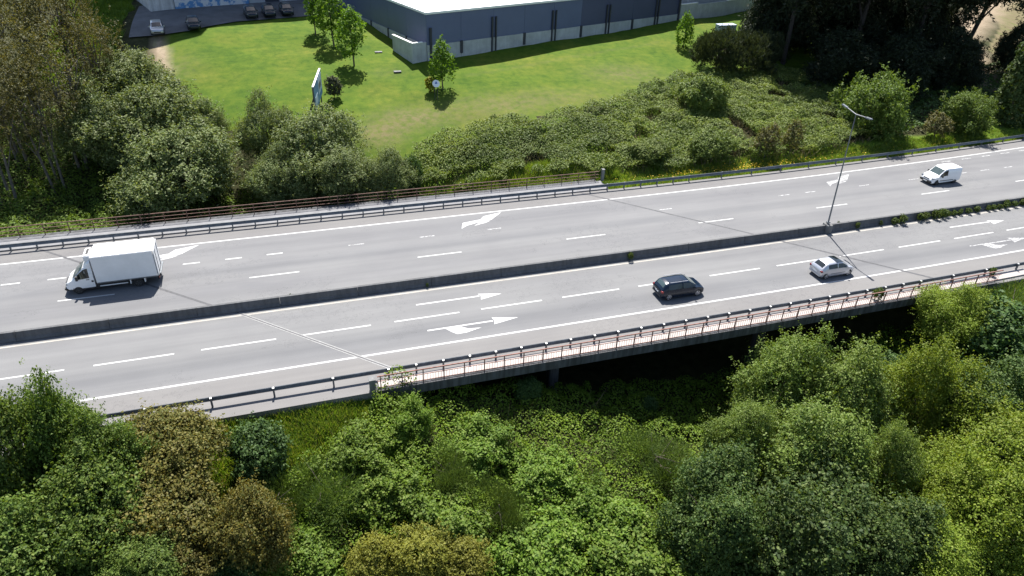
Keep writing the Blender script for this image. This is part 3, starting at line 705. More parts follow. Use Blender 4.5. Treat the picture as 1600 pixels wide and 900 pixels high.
def wheel_meshes(r, w, rimm):
    ty = MB(); n = 20
    prof = [(-w / 2, r * .62), (-w / 2, r * .93), (-w * .36, r), (w * .36, r), (w / 2, r * .93), (w / 2, r * .62)]
    V = [(b * math.cos(2 * math.pi * i / n), a, b * math.sin(2 * math.pi * i / n)) for i in range(n) for a, b in prof]
    k = len(prof); F = [(i * k + j, i * k + j + 1, ((i + 1) % n) * k + j + 1, ((i + 1) % n) * k + j) for i in range(n) for j in range(k - 1)]
    F += [tuple(i * k for i in range(n)), tuple(i * k + k - 1 for i in range(n - 1, -1, -1))]
    tm = ty.add(V, F).mesh("tyre", M['tyre'], smooth=40)
    rm = MB()
    for i in range(5):
        a = 2 * math.pi * i / 5
        c, s_ = math.cos(a), math.sin(a); d = .30
        rm.add([(r * .10 * c - r * d * .3 * s_, w / 2 + .012, r * .10 * s_ + r * d * .3 * c), (r * .62 * c - r * d * .5 * s_, w / 2 + .006, r * .62 * s_ + r * d * .5 * c),
                (r * .62 * c + r * d * .5 * s_, w / 2 + .006, r * .62 * s_ - r * d * .5 * c), (r * .10 * c + r * d * .3 * s_, w / 2 + .012, r * .10 * s_ - r * d * .3 * c)], [(0, 1, 2, 3)])
    rm.tube((0, w / 2 - .01, 0), (0, w / 2 + .016, 0), r * .17, n=12)
    V = [(q * r * math.cos(2 * math.pi * i / n), w / 2 + .010, q * r * math.sin(2 * math.pi * i / n)) for i in range(n) for q in (.56, .67)]
    rm.add(V, [(2 * i, 2 * i + 1, (2 * i + 3) % (2 * n), (2 * i + 2) % (2 * n)) for i in range(n)])
    return tm, rm.mesh("rim", rimm)

def add_wheels(root, xs, yh, r, w, rimm, arch=True, skip_arch=()):
    tm, rm = wheel_meshes(r, w, rimm)
    for x in xs:
        for sd in (1, -1):
            o = link("wheel", tm, root, (x, sd * (yh - w / 2 + .015), r), 0 if sd > 0 else math.pi)
            link("rim", rm, o)
            if arch:
                V = [(x, sd * (yh + .006), r)]; n = 12
                V += [(x + (r + .05) * math.cos(math.pi * i / n * 1.16 - .25), sd * (yh + .006), r + (r + .05) * math.sin(math.pi * i / n * 1.16 - .25)) for i in range(n + 1)]
                MB().add(V, [(0, i, i + 1) for i in range(1, n + 1)]).build("wheel_arch", M['plastic'], root)

def patch(name, m, parent, c, d, bevel=.015, rz=0):
    return MB().box(c, d, rz).build(name, m, parent, bevel=bevel)

def hatch(name, loc, rz, label, paint, L, W, H, glass, rimm, estate=False, roofglass=False, rails=False, detail=True, cat="car"):
    root = empty(name, loc, rz, label, cat)
    a, b = -L / 2, L / 2; w = W / 2; wb, ws = .52, .80
    tail = a + (.42 if estate else .55)
    st = [(a, w * .78, w * .80, .42, .72, .74, w * .72), (a + .06, w * .88, w * .90, .30, .82, .90, w * .74), (a + .20, w * .95, w * .95, .22, .88, 1.06 if estate else 1.04, w * .78),
          (tail, w * .99, w * .97, .20, .92, H - .12, w * .74), (tail + .28, w, w * .985, .19, .93, H - .04, w * .73), (0.0 - .05, w, w, .18, .92, H, w * .735), (.12 * L, w, w, .18, .91, H - .05, w * .73),
          (.30 * L, w, w * .985, .18, .90, .97, w * .80), (.33 * L, w * .995, w * .97, .18, .88, .93, w * .84), (.42 * L, w * .96, w * .93, .19, .78, .83, w * .84), (b - .14, w * .90, w * .86, .22, .68, .71, w * .78), (b - .03, w * .78, w * .74, .26, .58, .60, w * .68), (b, w * .66, w * .64, .34, .52, .54, w * .60)]
    hu = Hull(st, .035); hu.body("body", paint, root)
    hu.top_glass("windscreen", glass, root, .13 * L, .292 * L)
    hu.top_glass("rear_window", glass, root, a + .22, tail + .03, .80)
    for sd in (1, -1):
        hu.side_glass("side_window", M['glass'], root, -.02 * L, .255 * L, sd)
        hu.side_glass("side_window", M['glass'], root, tail + .20, -.05 * L, sd)
        MB().box((.245 * L, sd * (w + .10), .98), (.12, .2, .14)).build("door_mirror", paint, root, bevel=.03)
        patch("headlight", M['lens'], root, (b - .20, sd * w * .72, .645), (.26, .28, .10), .03)
        patch("tail_light", M['red'], root, (a + .10, sd * w * .83, .80), (.20, .24, .16 if not estate else .2), .03)
        if detail: patch("door_moulding", M['plastic'] if paint is not M['silver'] else M['steel_dark'], root, (0, sd * (w + .004), .50), (L * .42, .02, .07), .005)
        if rails: MB().tube((tail + .35, sd * w * .70, H + .06), (.10 * L, sd * w * .70, H + .05), .022, n=6).build("roof_rail", M['rim'], root)
    if roofglass: hu.top_glass("roof_panel", M['glass'], root, -.07 * L, .115 * L, .94, .012)
    patch("rear_bumper", M['plastic'] if not detail else paint, root, (a + .10, 0, .40), (.26, W * .86, .24), .06)
    patch("number_plate", M['plate'], root, (a - .005, 0, .62), (.03, .52, .12), .004)
    patch("front_grille", M['plastic'], root, (b - .02, 0, .42), (.1, W * .5, .14), .02)
    r = .31 if not estate else .325
    add_wheels(root, (a + .66 if not estate else a + .72, b - .68), w * .985, r, .2, rimm)
    return root
hatch("car", (29.2, 42.92, 0), .0, "dark blue black estate car with roof rails driving in the near lane", M['black_car'], 4.05, 1.72, 1.46, M['glass_teal'], M['rim'], True, False, True)
hatch("car", (44.15, 42.45, 0), .02, "silver hatchback with a dark glass sunroof near the bridge end", M['silver'], 3.68, 1.64, 1.42, M['glass'], M['rim'], False, True)
for x, y, p_, lb in ((-15.3, 111.9, M['silver'], "pale silver car parked by the dirt path in the factory shade"), (-10.6, 112.6, M['black_car'], "dark car parked alone in the middle of the shaded yard"),
                     (-2.9, 118.4, M['black_car'], "leftmost of the three dark cars parked in the shaded yard"), (-.3, 119.3, M['black_car'], "middle one of the three dark cars parked in the shaded yard"), (2.3, 120.2, M['black_car'], "rightmost of the three dark cars parked in the shaded yard")):
    hatch("parked_car", (x, y, tz(x, y) + .17), -math.pi / 2 + .12, lb, p_, 4.1, 1.72, 1.46, M['glass'], M['darkrim'], False, False, False, False)

# small white van, driving towards -x
van = empty("delivery_van", (70.75, 56.95, 0), math.pi + .02, "small white panel van driving on the far carriageway", "van")
L_, w = 4.15, .90; a, b = -L_ / 2, L_ / 2
hv = Hull([(a, w * .95, w * .94, .34, .95, 1.66, w * .84), (a + .06, w * .99, w * .98, .30, 1.0, 1.76, w * .87), (a + .6, w, w, .24, 1.02, 1.80, w * .88), (.10, w, w, .22, 1.02, 1.80, w * .86), (.42, w, w * .995, .22, 1.0, 1.70, w * .82),
           (1.12, w, w * .985, .22, .98, 1.10, w * .86), (1.25, w * .99, w * .96, .22, .94, 1.02, w * .86), (b - .20, w * .94, w * .88, .22, .82, .86, w * .80), (b - .05, w * .84, w * .76, .26, .62, .66, w * .68), (b, w * .74, w * .66, .32, .54, .57, w * .6)], .03)
hv.body("body", M['white'], van)
hv.top_glass("windscreen", M['glass_teal'], van, .46, 1.09)
for sd in (1, -1):
    hv.side_glass("side_window", M['glass'], van, .02, .95, sd, .06, .84)
    patch("headlight", M['lens'], van, (b - .26, sd * w * .80, .78), (.36, .26, .20), .05)
    patch("tail_light", M['red'], van, (a + .03, sd * w * .88, .95), (.06, .12, .5), .02)
    MB().box((.86, sd * (w + .11), 1.06), (.14, .2, .2)).build("door_mirror", M['plastic'], van, bevel=.03)
    patch("side_moulding", M['plastic'], van, (-.05, sd * (w + .004), .52), (2.0, .02, .09), .005)
    patch("door_seam", M['steel_dark'], van, (-.02, sd * (w + .003), .85), (.014, .008, .7), 0)
patch("front_bumper", M['plastic'], van, (b - .05, 0, .40), (.26, w * 1.72, .26), .06)
patch("front_grille", M['plastic'], van, (b - .08, 0, .66), (.12, w * .9, .12), .02)
patch("rear_bumper", M['plastic'], van, (a + .02, 0, .42), (.14, w * 1.8, .22), .03)
patch("number_plate", M['plate'], van, (b + .09, 0, .40), (.02, .52, .11), .004)
add_wheels(van, (a + .78, b - .80), w * .985, .31, .2, M['darkrim'])

# refrigerated box truck, driving towards -x
trk = empty("box_truck", (-14.7, 55.78, 0), math.pi + .015, "white refrigerated box truck with a cooling unit above its cab on the far carriageway", "truck")
w = 1.0; f0 = 3.42
hc = Hull([(1.30, w, w, .42, 1.35, 2.12, w * .84), (1.6, w, w, .40, 1.36, 2.24, w * .84), (1.85, w, w, .40, 1.36, 2.20, w * .82), (1.92, w, w * .99, .40, 1.34, 2.12, w * .80), (2.80, w, w * .96, .40, 1.24, 1.34, w * .86),
           (2.90, w * .99, w * .94, .40, 1.18, 1.26, w * .84), (3.18, w * .95, w * .88, .40, 1.02, 1.07, w * .76), (f0 - .08, w * .88, w * .78, .42, .80, .84, w * .66), (f0, w * .78, w * .68, .46, .66, .70, w * .56)], .05)
hc.body("cab", M['white'], trk)
hc.top_glass("windscreen", M['glass_teal'], trk, 1.97, 2.77, .96)
for sd in (1, -1):
    hc.side_glass("side_window", M['glass'], trk, 1.58, 2.52, sd, -.04, .84)
    MB().box((2.42, sd * (w + .16), 1.48), (.16, .22, .36)).tube((2.42, sd * w * .95, 1.4), (2.42, sd * (w + .1), 1.45), .03).build("door_mirror", M['plastic'], trk, bevel=.04)
    patch("headlight", M['lens'], trk, (f0 - .22, sd * w * .74, .86), (.32, .24, .26), .06)
    patch("fuel_cap", M['plastic'], trk, (1.42, sd * (w + .006), 1.02), (.16, .02, .16), .005)
    patch("door_handle", M['plastic'], trk, (1.72, sd * (w + .012), 1.2), (.22, .02, .05), .004)
    patch("side_skirt", M['plastic'], trk, (.10, sd * (w - .02), .62), (2.2, .06, .38), .01)
    patch("side_guard", M['boxwhite'], trk, (.0, sd * (w + .02), .52), (2.0, .04, .07), .005)
    for dx in (-.52, .52): patch("mudguard", M['boxwhite'], trk, (-1.72 + dx, sd * (w - .08), .62), (.07, .34, .42), .01)
    patch("tail_light", M['red'], trk, (-3.30, sd * w * .86, .62), (.05, .24, .12), .01)
patch("front_bumper", M['plastic'], trk, (f0 - .07, 0, .48), (.34, 1.84, .30), .08)
patch("front_grille", M['plastic'], trk, (f0 - .06, 0, .84), (.14, .9, .14), .03)
patch("sill", M['plastic'], trk, (1.85, 0, .44), (1.3, 2.02, .16), .03)
fa = Hull([(1.28, .94, .92, 2.10, 2.62, 2.78, .76), (1.50, .93, .89, 2.10, 2.50, 2.62, .72), (1.75, .87, .80, 2.08, 2.30, 2.38, .60), (1.93, .72, .62, 2.08, 2.16, 2.19, .42)], .03)
fa.body("roof_fairing", M['white'], trk)
patch("cooling_unit", M['boxwhite'], trk, (1.42, 0, 2.86), (.52, 1.40, .54), .07)
patch("cooling_vent", M['plastic'], trk, (1.42, .0, 3.135), (.2, .9, .02), .004)
patch("chassis", M['plastic'], trk, (-.9, 0, .62), (4.9, 1.0, .26), .02)
for sx in (-2.4, -1.0, .4): patch('panel_seam', M['steel'], trk, (sx, -1.141, 1.98), (.02, .008, 2.2), 0)
for sd in (1, -1): patch('bottom_rail', M['steel'], trk, (-1.06, sd * 1.145, .86), (4.36, .02, .09), .004)
bx = MB().box((-1.06, 0, 1.98), (4.40, 2.28, 2.36)).build("cargo_box", M['boxwhite'], trk, bevel=.04)
patch("box_frame", M['steel'], trk, (-1.06, 0, .785), (4.46, 2.06, .07), .01)
for sd in (1, -1): patch("rear_door", M['boxwhite'], trk, (-3.33, sd * .55, 1.98), (.05, 1.06, 2.2), .01)
for y in (-.55, .55): MB().tube((-3.375, y, .95), (-3.375, y, 3.0), .018, n=6).build("lock_bar", M['steel'], trk)
patch("tail_lift", M['steel'], trk, (-3.46, 0, .95), (.10, 1.9, .10), .01)
patch("rear_underrun", M['plastic'], trk, (-3.25, 0, .50), (.14, 1.9, .16), .02)
patch("tool_locker", M['plastic'], trk, (-2.72, -.86, .60), (.7, .3, .32), .02)
add_wheels(trk, (2.55, -1.72), w * .99, .34, .22, M['darkrim'])

# ---------------------------------------------------------------- foliage
def unit(v): return v / np.maximum(np.linalg.norm(v, axis=-1, keepdims=True), 1e-9)
def leaves(P, N, ln, wd, g, up_axis=None, fold=.18):
    """folded rhombic leaves at P facing N"""
    n = len(P)
    a = g.normal(size=(n, 3)) if up_axis is None else up_axis
    a = unit(a - (a * N).sum(1, keepdims=True) * N * (1 if up_axis is None else .0))
    b = unit(np.cross(N, a))
    s = g.uniform(.65, 1.3, (n, 1))
    l, w = ln * s / 2, wd * s / 2
    k = N * (fold * wd) * s
    return np.stack([P - a * l, P + b * w + k, P + a * l, P - b * w + k], 1)

def crown_mesh(name, seed, m, R, n, ln, wd, lobes=16, lobe_r=(.34, .52), spread=.66, spray=9, spray_r=.05, shape='round', up=.35, jit=.8, low=-.55):
    g = np.random.default_rng(seed); rx, rz = R
    if shape == 'cone':                                     # layered upright young tree
        z = np.linspace(-.85, .85, lobes); a = g.uniform(0, 6.28, lobes)
        rad = np.interp(z, [-.9, -.5, .1, .9], [.34, .60, .46, .12]) * g.uniform(.8, 1.15, lobes)
        C = np.stack([np.cos(a) * rad * .75, np.sin(a) * rad * .75, z], 1); r = rad * g.uniform(.8, 1.1, lobes)
    elif shape == 'column':
        z = np.linspace(-.8, .8, lobes); a = g.uniform(0, 6.28, lobes); rad = np.interp(z, [-.9, 0, .9], [.5, .5, .25])
        C = np.stack([np.cos(a) * rad * .7, np.sin(a) * rad * .7, z], 1); r = rad * g.uniform(.75, 1., lobes)
    else:                                                   # boughs of unequal reach, each with lobes along it
        d = unit(g.normal(size=(lobes * 4, 3))); d = d[d[:, 2] > low][:lobes]
        reach = g.uniform(.62, 1.12, len(d)) * spread
        C = [d * reach[:, None]]; r = [g.uniform(*lobe_r, len(d)) * np.interp(reach / spread, [.6, 1.12], [1.15, .72])]
        for q in (.55, 1.22):                               # inner lobes and small outlying sprigs
            C.append(d * (reach * q)[:, None] + g.normal(size=d.shape) * .12); r.append(g.uniform(*lobe_r, len(d)) * (1.05 if q < 1 else .42))
        C = np.vstack(C + [[[0, 0, .05]]]); r = np.concatenate(r + [[.5]])
    S = n // spray; pts = []; dirs = []; tot = 0
    while tot < S:
        i = g.choice(len(r), S * 2, p=r ** 2 / (r ** 2).sum())
        d = unit(g.normal(size=(S * 2, 3)) + [0, 0, .28])
        tuft = .06 * np.abs(g.normal(size=S * 2)) ** 1.6
        p = C[i] + d * (r[i] * (1 - .36 * g.random(S * 2) ** 2.0) + tuft)[:, None]
        D = np.linalg.norm(p[:, None] - C[None], axis=2) / r[None]
        D[np.arange(len(i)), i] = 9
        keep = D.min(1) > .80
        pts.append(p[keep]); dirs.append(d[keep]); tot += keep.sum()
    p = np.vstack(pts)[:S]; d = np.vstack(dirs)[:S]
    sc = np.array([rx, rx, rz])
    o = np.repeat(unit(d / sc), spray, 0)
    tw = unit(unit(d / sc) * .8 + g.normal(size=d.shape) * .5 + [0, 0, .35])
    P = np.repeat(p * sc, spray, 0) + np.repeat(tw, spray, 0) * g.uniform(-1, 1.6, (S * spray, 1)) * spray_r * rx * 1.4 + g.normal(size=(S * spray, 3)) * spray_r * rx * .55
    N = unit(o * .6 + np.array([0, 0, up]) + g.normal(size=P.shape) * jit * .6)
    if shape == 'spiky':
        ax = unit(np.array([0, 0, 1.]) + o * .55 + g.normal(size=P.shape) * .25)
        N = unit(np.cross(ax, g.normal(size=P.shape)))
        return quads(name, leaves(P, N, ln, wd, g, ax), m)
    return quads(name, leaves(P, N, ln, wd, g), m)

def broom_mesh(name, seed, m, R, n):
    g = np.random.default_rng(seed); rx, rz = R
    d = unit(g.normal(size=(n, 3)) * [1, 1, .5] + [0, 0, 1.0]); d[:, 2] = np.abs(d[:, 2])
    fan = g.integers(0, 9, n); F = g.uniform(-.62, .62, (9, 2)) * rx; fh = g.uniform(.55, 1.05, 9)
    q = g.uniform(.3, 1., n) ** .6 * fh[fan]
    P = d * [rx * .75, rx * .75, rz * 1.75] * q[:, None] - [0, 0, rz * .8]; P[:, :2] += F[fan]
    ax = unit(d * [.6, .6, 1] + g.normal(size=(n, 3)) * .18)
    N = unit(np.cross(ax, g.normal(size=(n, 3))))
    return quads(name, leaves(P, N, .34, .022, g, ax, .3), m)

KIND = {
    'brightbush': dict(R=(1.9, 1.7), n=13000, ln=.155, wd=.11, lobes=16, lobe_r=(.18, .34), spread=.92, spray_r=.07, low=-.2),
    'darkoak': dict(R=(3.8, 4.9), n=47000, ln=.17, wd=.115, lobes=17, lobe_r=(.22, .36), spread=.8, spray_r=.042),  # radius the crown is modelled at, leaves, leaf length and width, extra
    'oak': dict(R=(3.6, 4.8), n=47000, ln=.17, wd=.115, lobes=19, lobe_r=(.20, .36), spread=.74, spray_r=.042),
    'brownoak': dict(R=(2.9, 2.1), n=30000, ln=.14, wd=.09, lobes=22, lobe_r=(.18, .32), spread=.76, spray_r=.05),
    'darkshrub': dict(R=(2.0, 1.8), n=11000, ln=.18, wd=.11, lobes=14, lobe_r=(.28, .46), spray_r=.06, low=-.3),
    'olive': dict(R=(1.7, 1.8), n=14000, ln=.12, wd=.075, lobes=16, lobe_r=(.25, .42), spray_r=.05),
    'alder': dict(R=(3.8, 4.7), n=52000, ln=.15, wd=.095, lobes=21, lobe_r=(.20, .35), spread=.80, spray_r=.04),
    'yellowtree': dict(R=(4.0, 4.7), n=52000, ln=.15, wd=.1, lobes=21, lobe_r=(.20, .35), spread=.80, spray_r=.045),
    'locust': dict(R=(4.4, 5.6), n=7600, ln=.25, wd=.125, lobes=24, lobe_r=(.13, .28), spread=.85, spray_r=.045, low=-.8),
    'willow': dict(R=(4.6, 4.4), n=44000, ln=.22, wd=.11, lobes=28, lobe_r=(.17, .31), spread=.80, spray_r=.04, low=-.8),
    'bankshrub': dict(R=(3.2, 2.2), n=16000, ln=.22, wd=.14, lobes=18, lobe_r=(.22, .40), spray_r=.05, low=-.2),
    'roundtree': dict(R=(4.4, 4.6), n=26000, ln=.25, wd=.16, lobes=22, lobe_r=(.18, .33), spread=.78, spray_r=.04),
    'cypress': dict(R=(2.7, 6.5), n=13000, ln=.36, wd=.2, lobes=18, shape='column', spray_r=.08),
    'pine': dict(R=(9.0, 8.0), n=30000, ln=.75, wd=.20, lobes=26, lobe_r=(.17, .32), spread=.80, spray_r=.04, low=-.6, jit=1.6, up=.1),
    'pinebush': dict(R=(4.0, 3.7), n=17000, ln=.55, wd=.085, lobes=24, lobe_r=(.16, .30), spread=.8, spray_r=.05, shape='spiky', low=-.5),
    'lawntree': dict(R=(1.9, 3.0), n=2500, ln=.30, wd=.22, lobes=17, shape='cone', spray=6, spray_r=.10),
    'reddish': dict(R=(1.7, 2.3), n=2600, ln=.26, wd=.12, lobes=12, lobe_r=(.25, .42), spray_r=.07),
    'greybush': dict(R=(1.1, 1.4), n=3500, ln=.22, wd=.10, lobes=10, lobe_r=(.3, .5), spray_r=.08),
    'yellowbush': dict(R=(.8, 1.0), n=1500, ln=.22, wd=.14, lobes=9, lobe_r=(.3, .5), spray_r=.08),
}
NVAR = dict(greybush=1, yellowbush=1, cypress=1, roundtree=1, olive=2, reddish=2, locust=2, pine=2, lawntree=3)
L['bankshrub'] = L['bank']
CROWNS = {}
def get_crown(k, i):
    v = i % NVAR.get(k, 2); key = (k, v)
    if key not in CROWNS:
        if k == 'broom': CROWNS[key] = broom_mesh('foliage', 50 + v, L['broom'], (2.2, 1.8), 12000)
        else:
            p = dict(KIND[k]); n = p.pop('n')
            CROWNS[key] = crown_mesh('foliage', 100 + v * 17 + sum(map(ord, k)), L[k], n=n, **p)
    return CROWNS[key]

NAMES = dict(brightbush=('leafy_bush', 'bush'), darkoak=('broadleaf_tree', 'tree'), bankshrub=('shrub', 'shrub'), oak=('broadleaf_tree', 'tree'), brownoak=('brown_oak', 'tree'), darkshrub=('shrub', 'shrub'), olive=('olive_bush', 'bush'), broom=('broom_bush', 'bush'), alder=('alder_tree', 'tree'),
             yellowtree=('yellow_green_tree', 'tree'), locust=('brown_leaved_tree', 'tree'), willow=('willow_tree', 'tree'), roundtree=('round_tree', 'tree'), cypress=('columnar_tree', 'tree'), pine=('pine_tree', 'pine tree'),
             pinebush=('pine_bush', 'pine bush'), lawntree=('young_tree', 'tree'), reddish=('sapling', 'sapling'), greybush=('grey_bush', 'bush'), yellowbush=('yellow_bush', 'bush'))
GROUPS = dict(brightbush='bright leafy bushes among the brambles', darkoak='dark green trees at the bottom right', bankshrub='shrubs in the bank thicket', oak='dark green trees below the road', brownoak='brown oaks below the road', alder='alders right of the bridge', yellowtree='yellow green trees at the lower right', locust='brown leaved trees at top left',
              willow='willows beyond the bridge', pine='dark pine grove', pinebush='pine bushes on the lawn', lawntree='young trees on the lawn', darkshrub='dark shrubs', broom='broom bushes', olive='olive brown bushes', reddish='brownish saplings', roundtree='green trees by the far verge')
def plant(i, k, x, y, h, rx, rz, label):
    g = random.Random(i * 7 + 3)
    zb = tz(x, y)
    root = empty(NAMES[k][0], (x, y, zb), 0, label, NAMES[k][1], GROUPS.get(k))
    root.rotation_euler = (g.gauss(0, .03), g.gauss(0, .03), 0)
    if k == 'brightbush': h, rx, rz = h - .45, rx * 1.25, rz * .85
    if k in ('alder', 'yellowtree'): rx *= .9
    if k in ('oak', 'darkoak', 'alder', 'yellowtree'): h, rz = h - .42 * rz, rz * 1.42       # crowns reach down towards the ground
    R0 = KIND[k]['R'] if k in KIND else (2.2, 1.8)
    link("crown", get_crown(k, i), root, (0, 0, h), g.uniform(0, 6.28), (rx / R0[0] * g.uniform(.98, 1.05), rx / R0[0] * g.uniform(.95, 1.02), rz / R0[1]))
    mb = MB(); r = max(.03, .032 * rx + .012 * h)
    stems = 3 if k == 'locust' else 1
    for s in range(stems):
        a0 = g.uniform(0, 6.28); ox, oy = (math.cos(a0) * .22 * rx, math.sin(a0) * .22 * rx) if stems > 1 else (0, 0)
        top = Vector((ox * 1.8 + g.uniform(-.1, .1) * rx, oy * 1.8 + g.uniform(-.1, .1) * rx, h + rz * .25)); base = Vector((ox, oy, -.4))
        mid = base.lerp(top, .5) + Vector((g.uniform(-.06, .06) * rx, g.uniform(-.06, .06) * rx, 0))
        q = r * (.7 if stems > 1 else 1)
        mb.tube(base, mid, q, q * .75, 7).tube(mid, top, q * .75, q * .35, 7)
        for j in range(6 if stems > 1 else 7):
            a = g.uniform(0, 6.28); b = mid.lerp(top, g.uniform(-.3, .9))
            e = Vector((top.x + math.cos(a) * rx * .6, top.y + math.sin(a) * rx * .6, h + rz * g.uniform(-.25, .6)))
            mb.tube(b, e, q * .4, q * .12, 5, False)
    mb.build("trunk", M['palebark'] if k == 'locust' else M['pinebark'] if k == 'pine' else M['bark'], root, smooth=60)
    return root
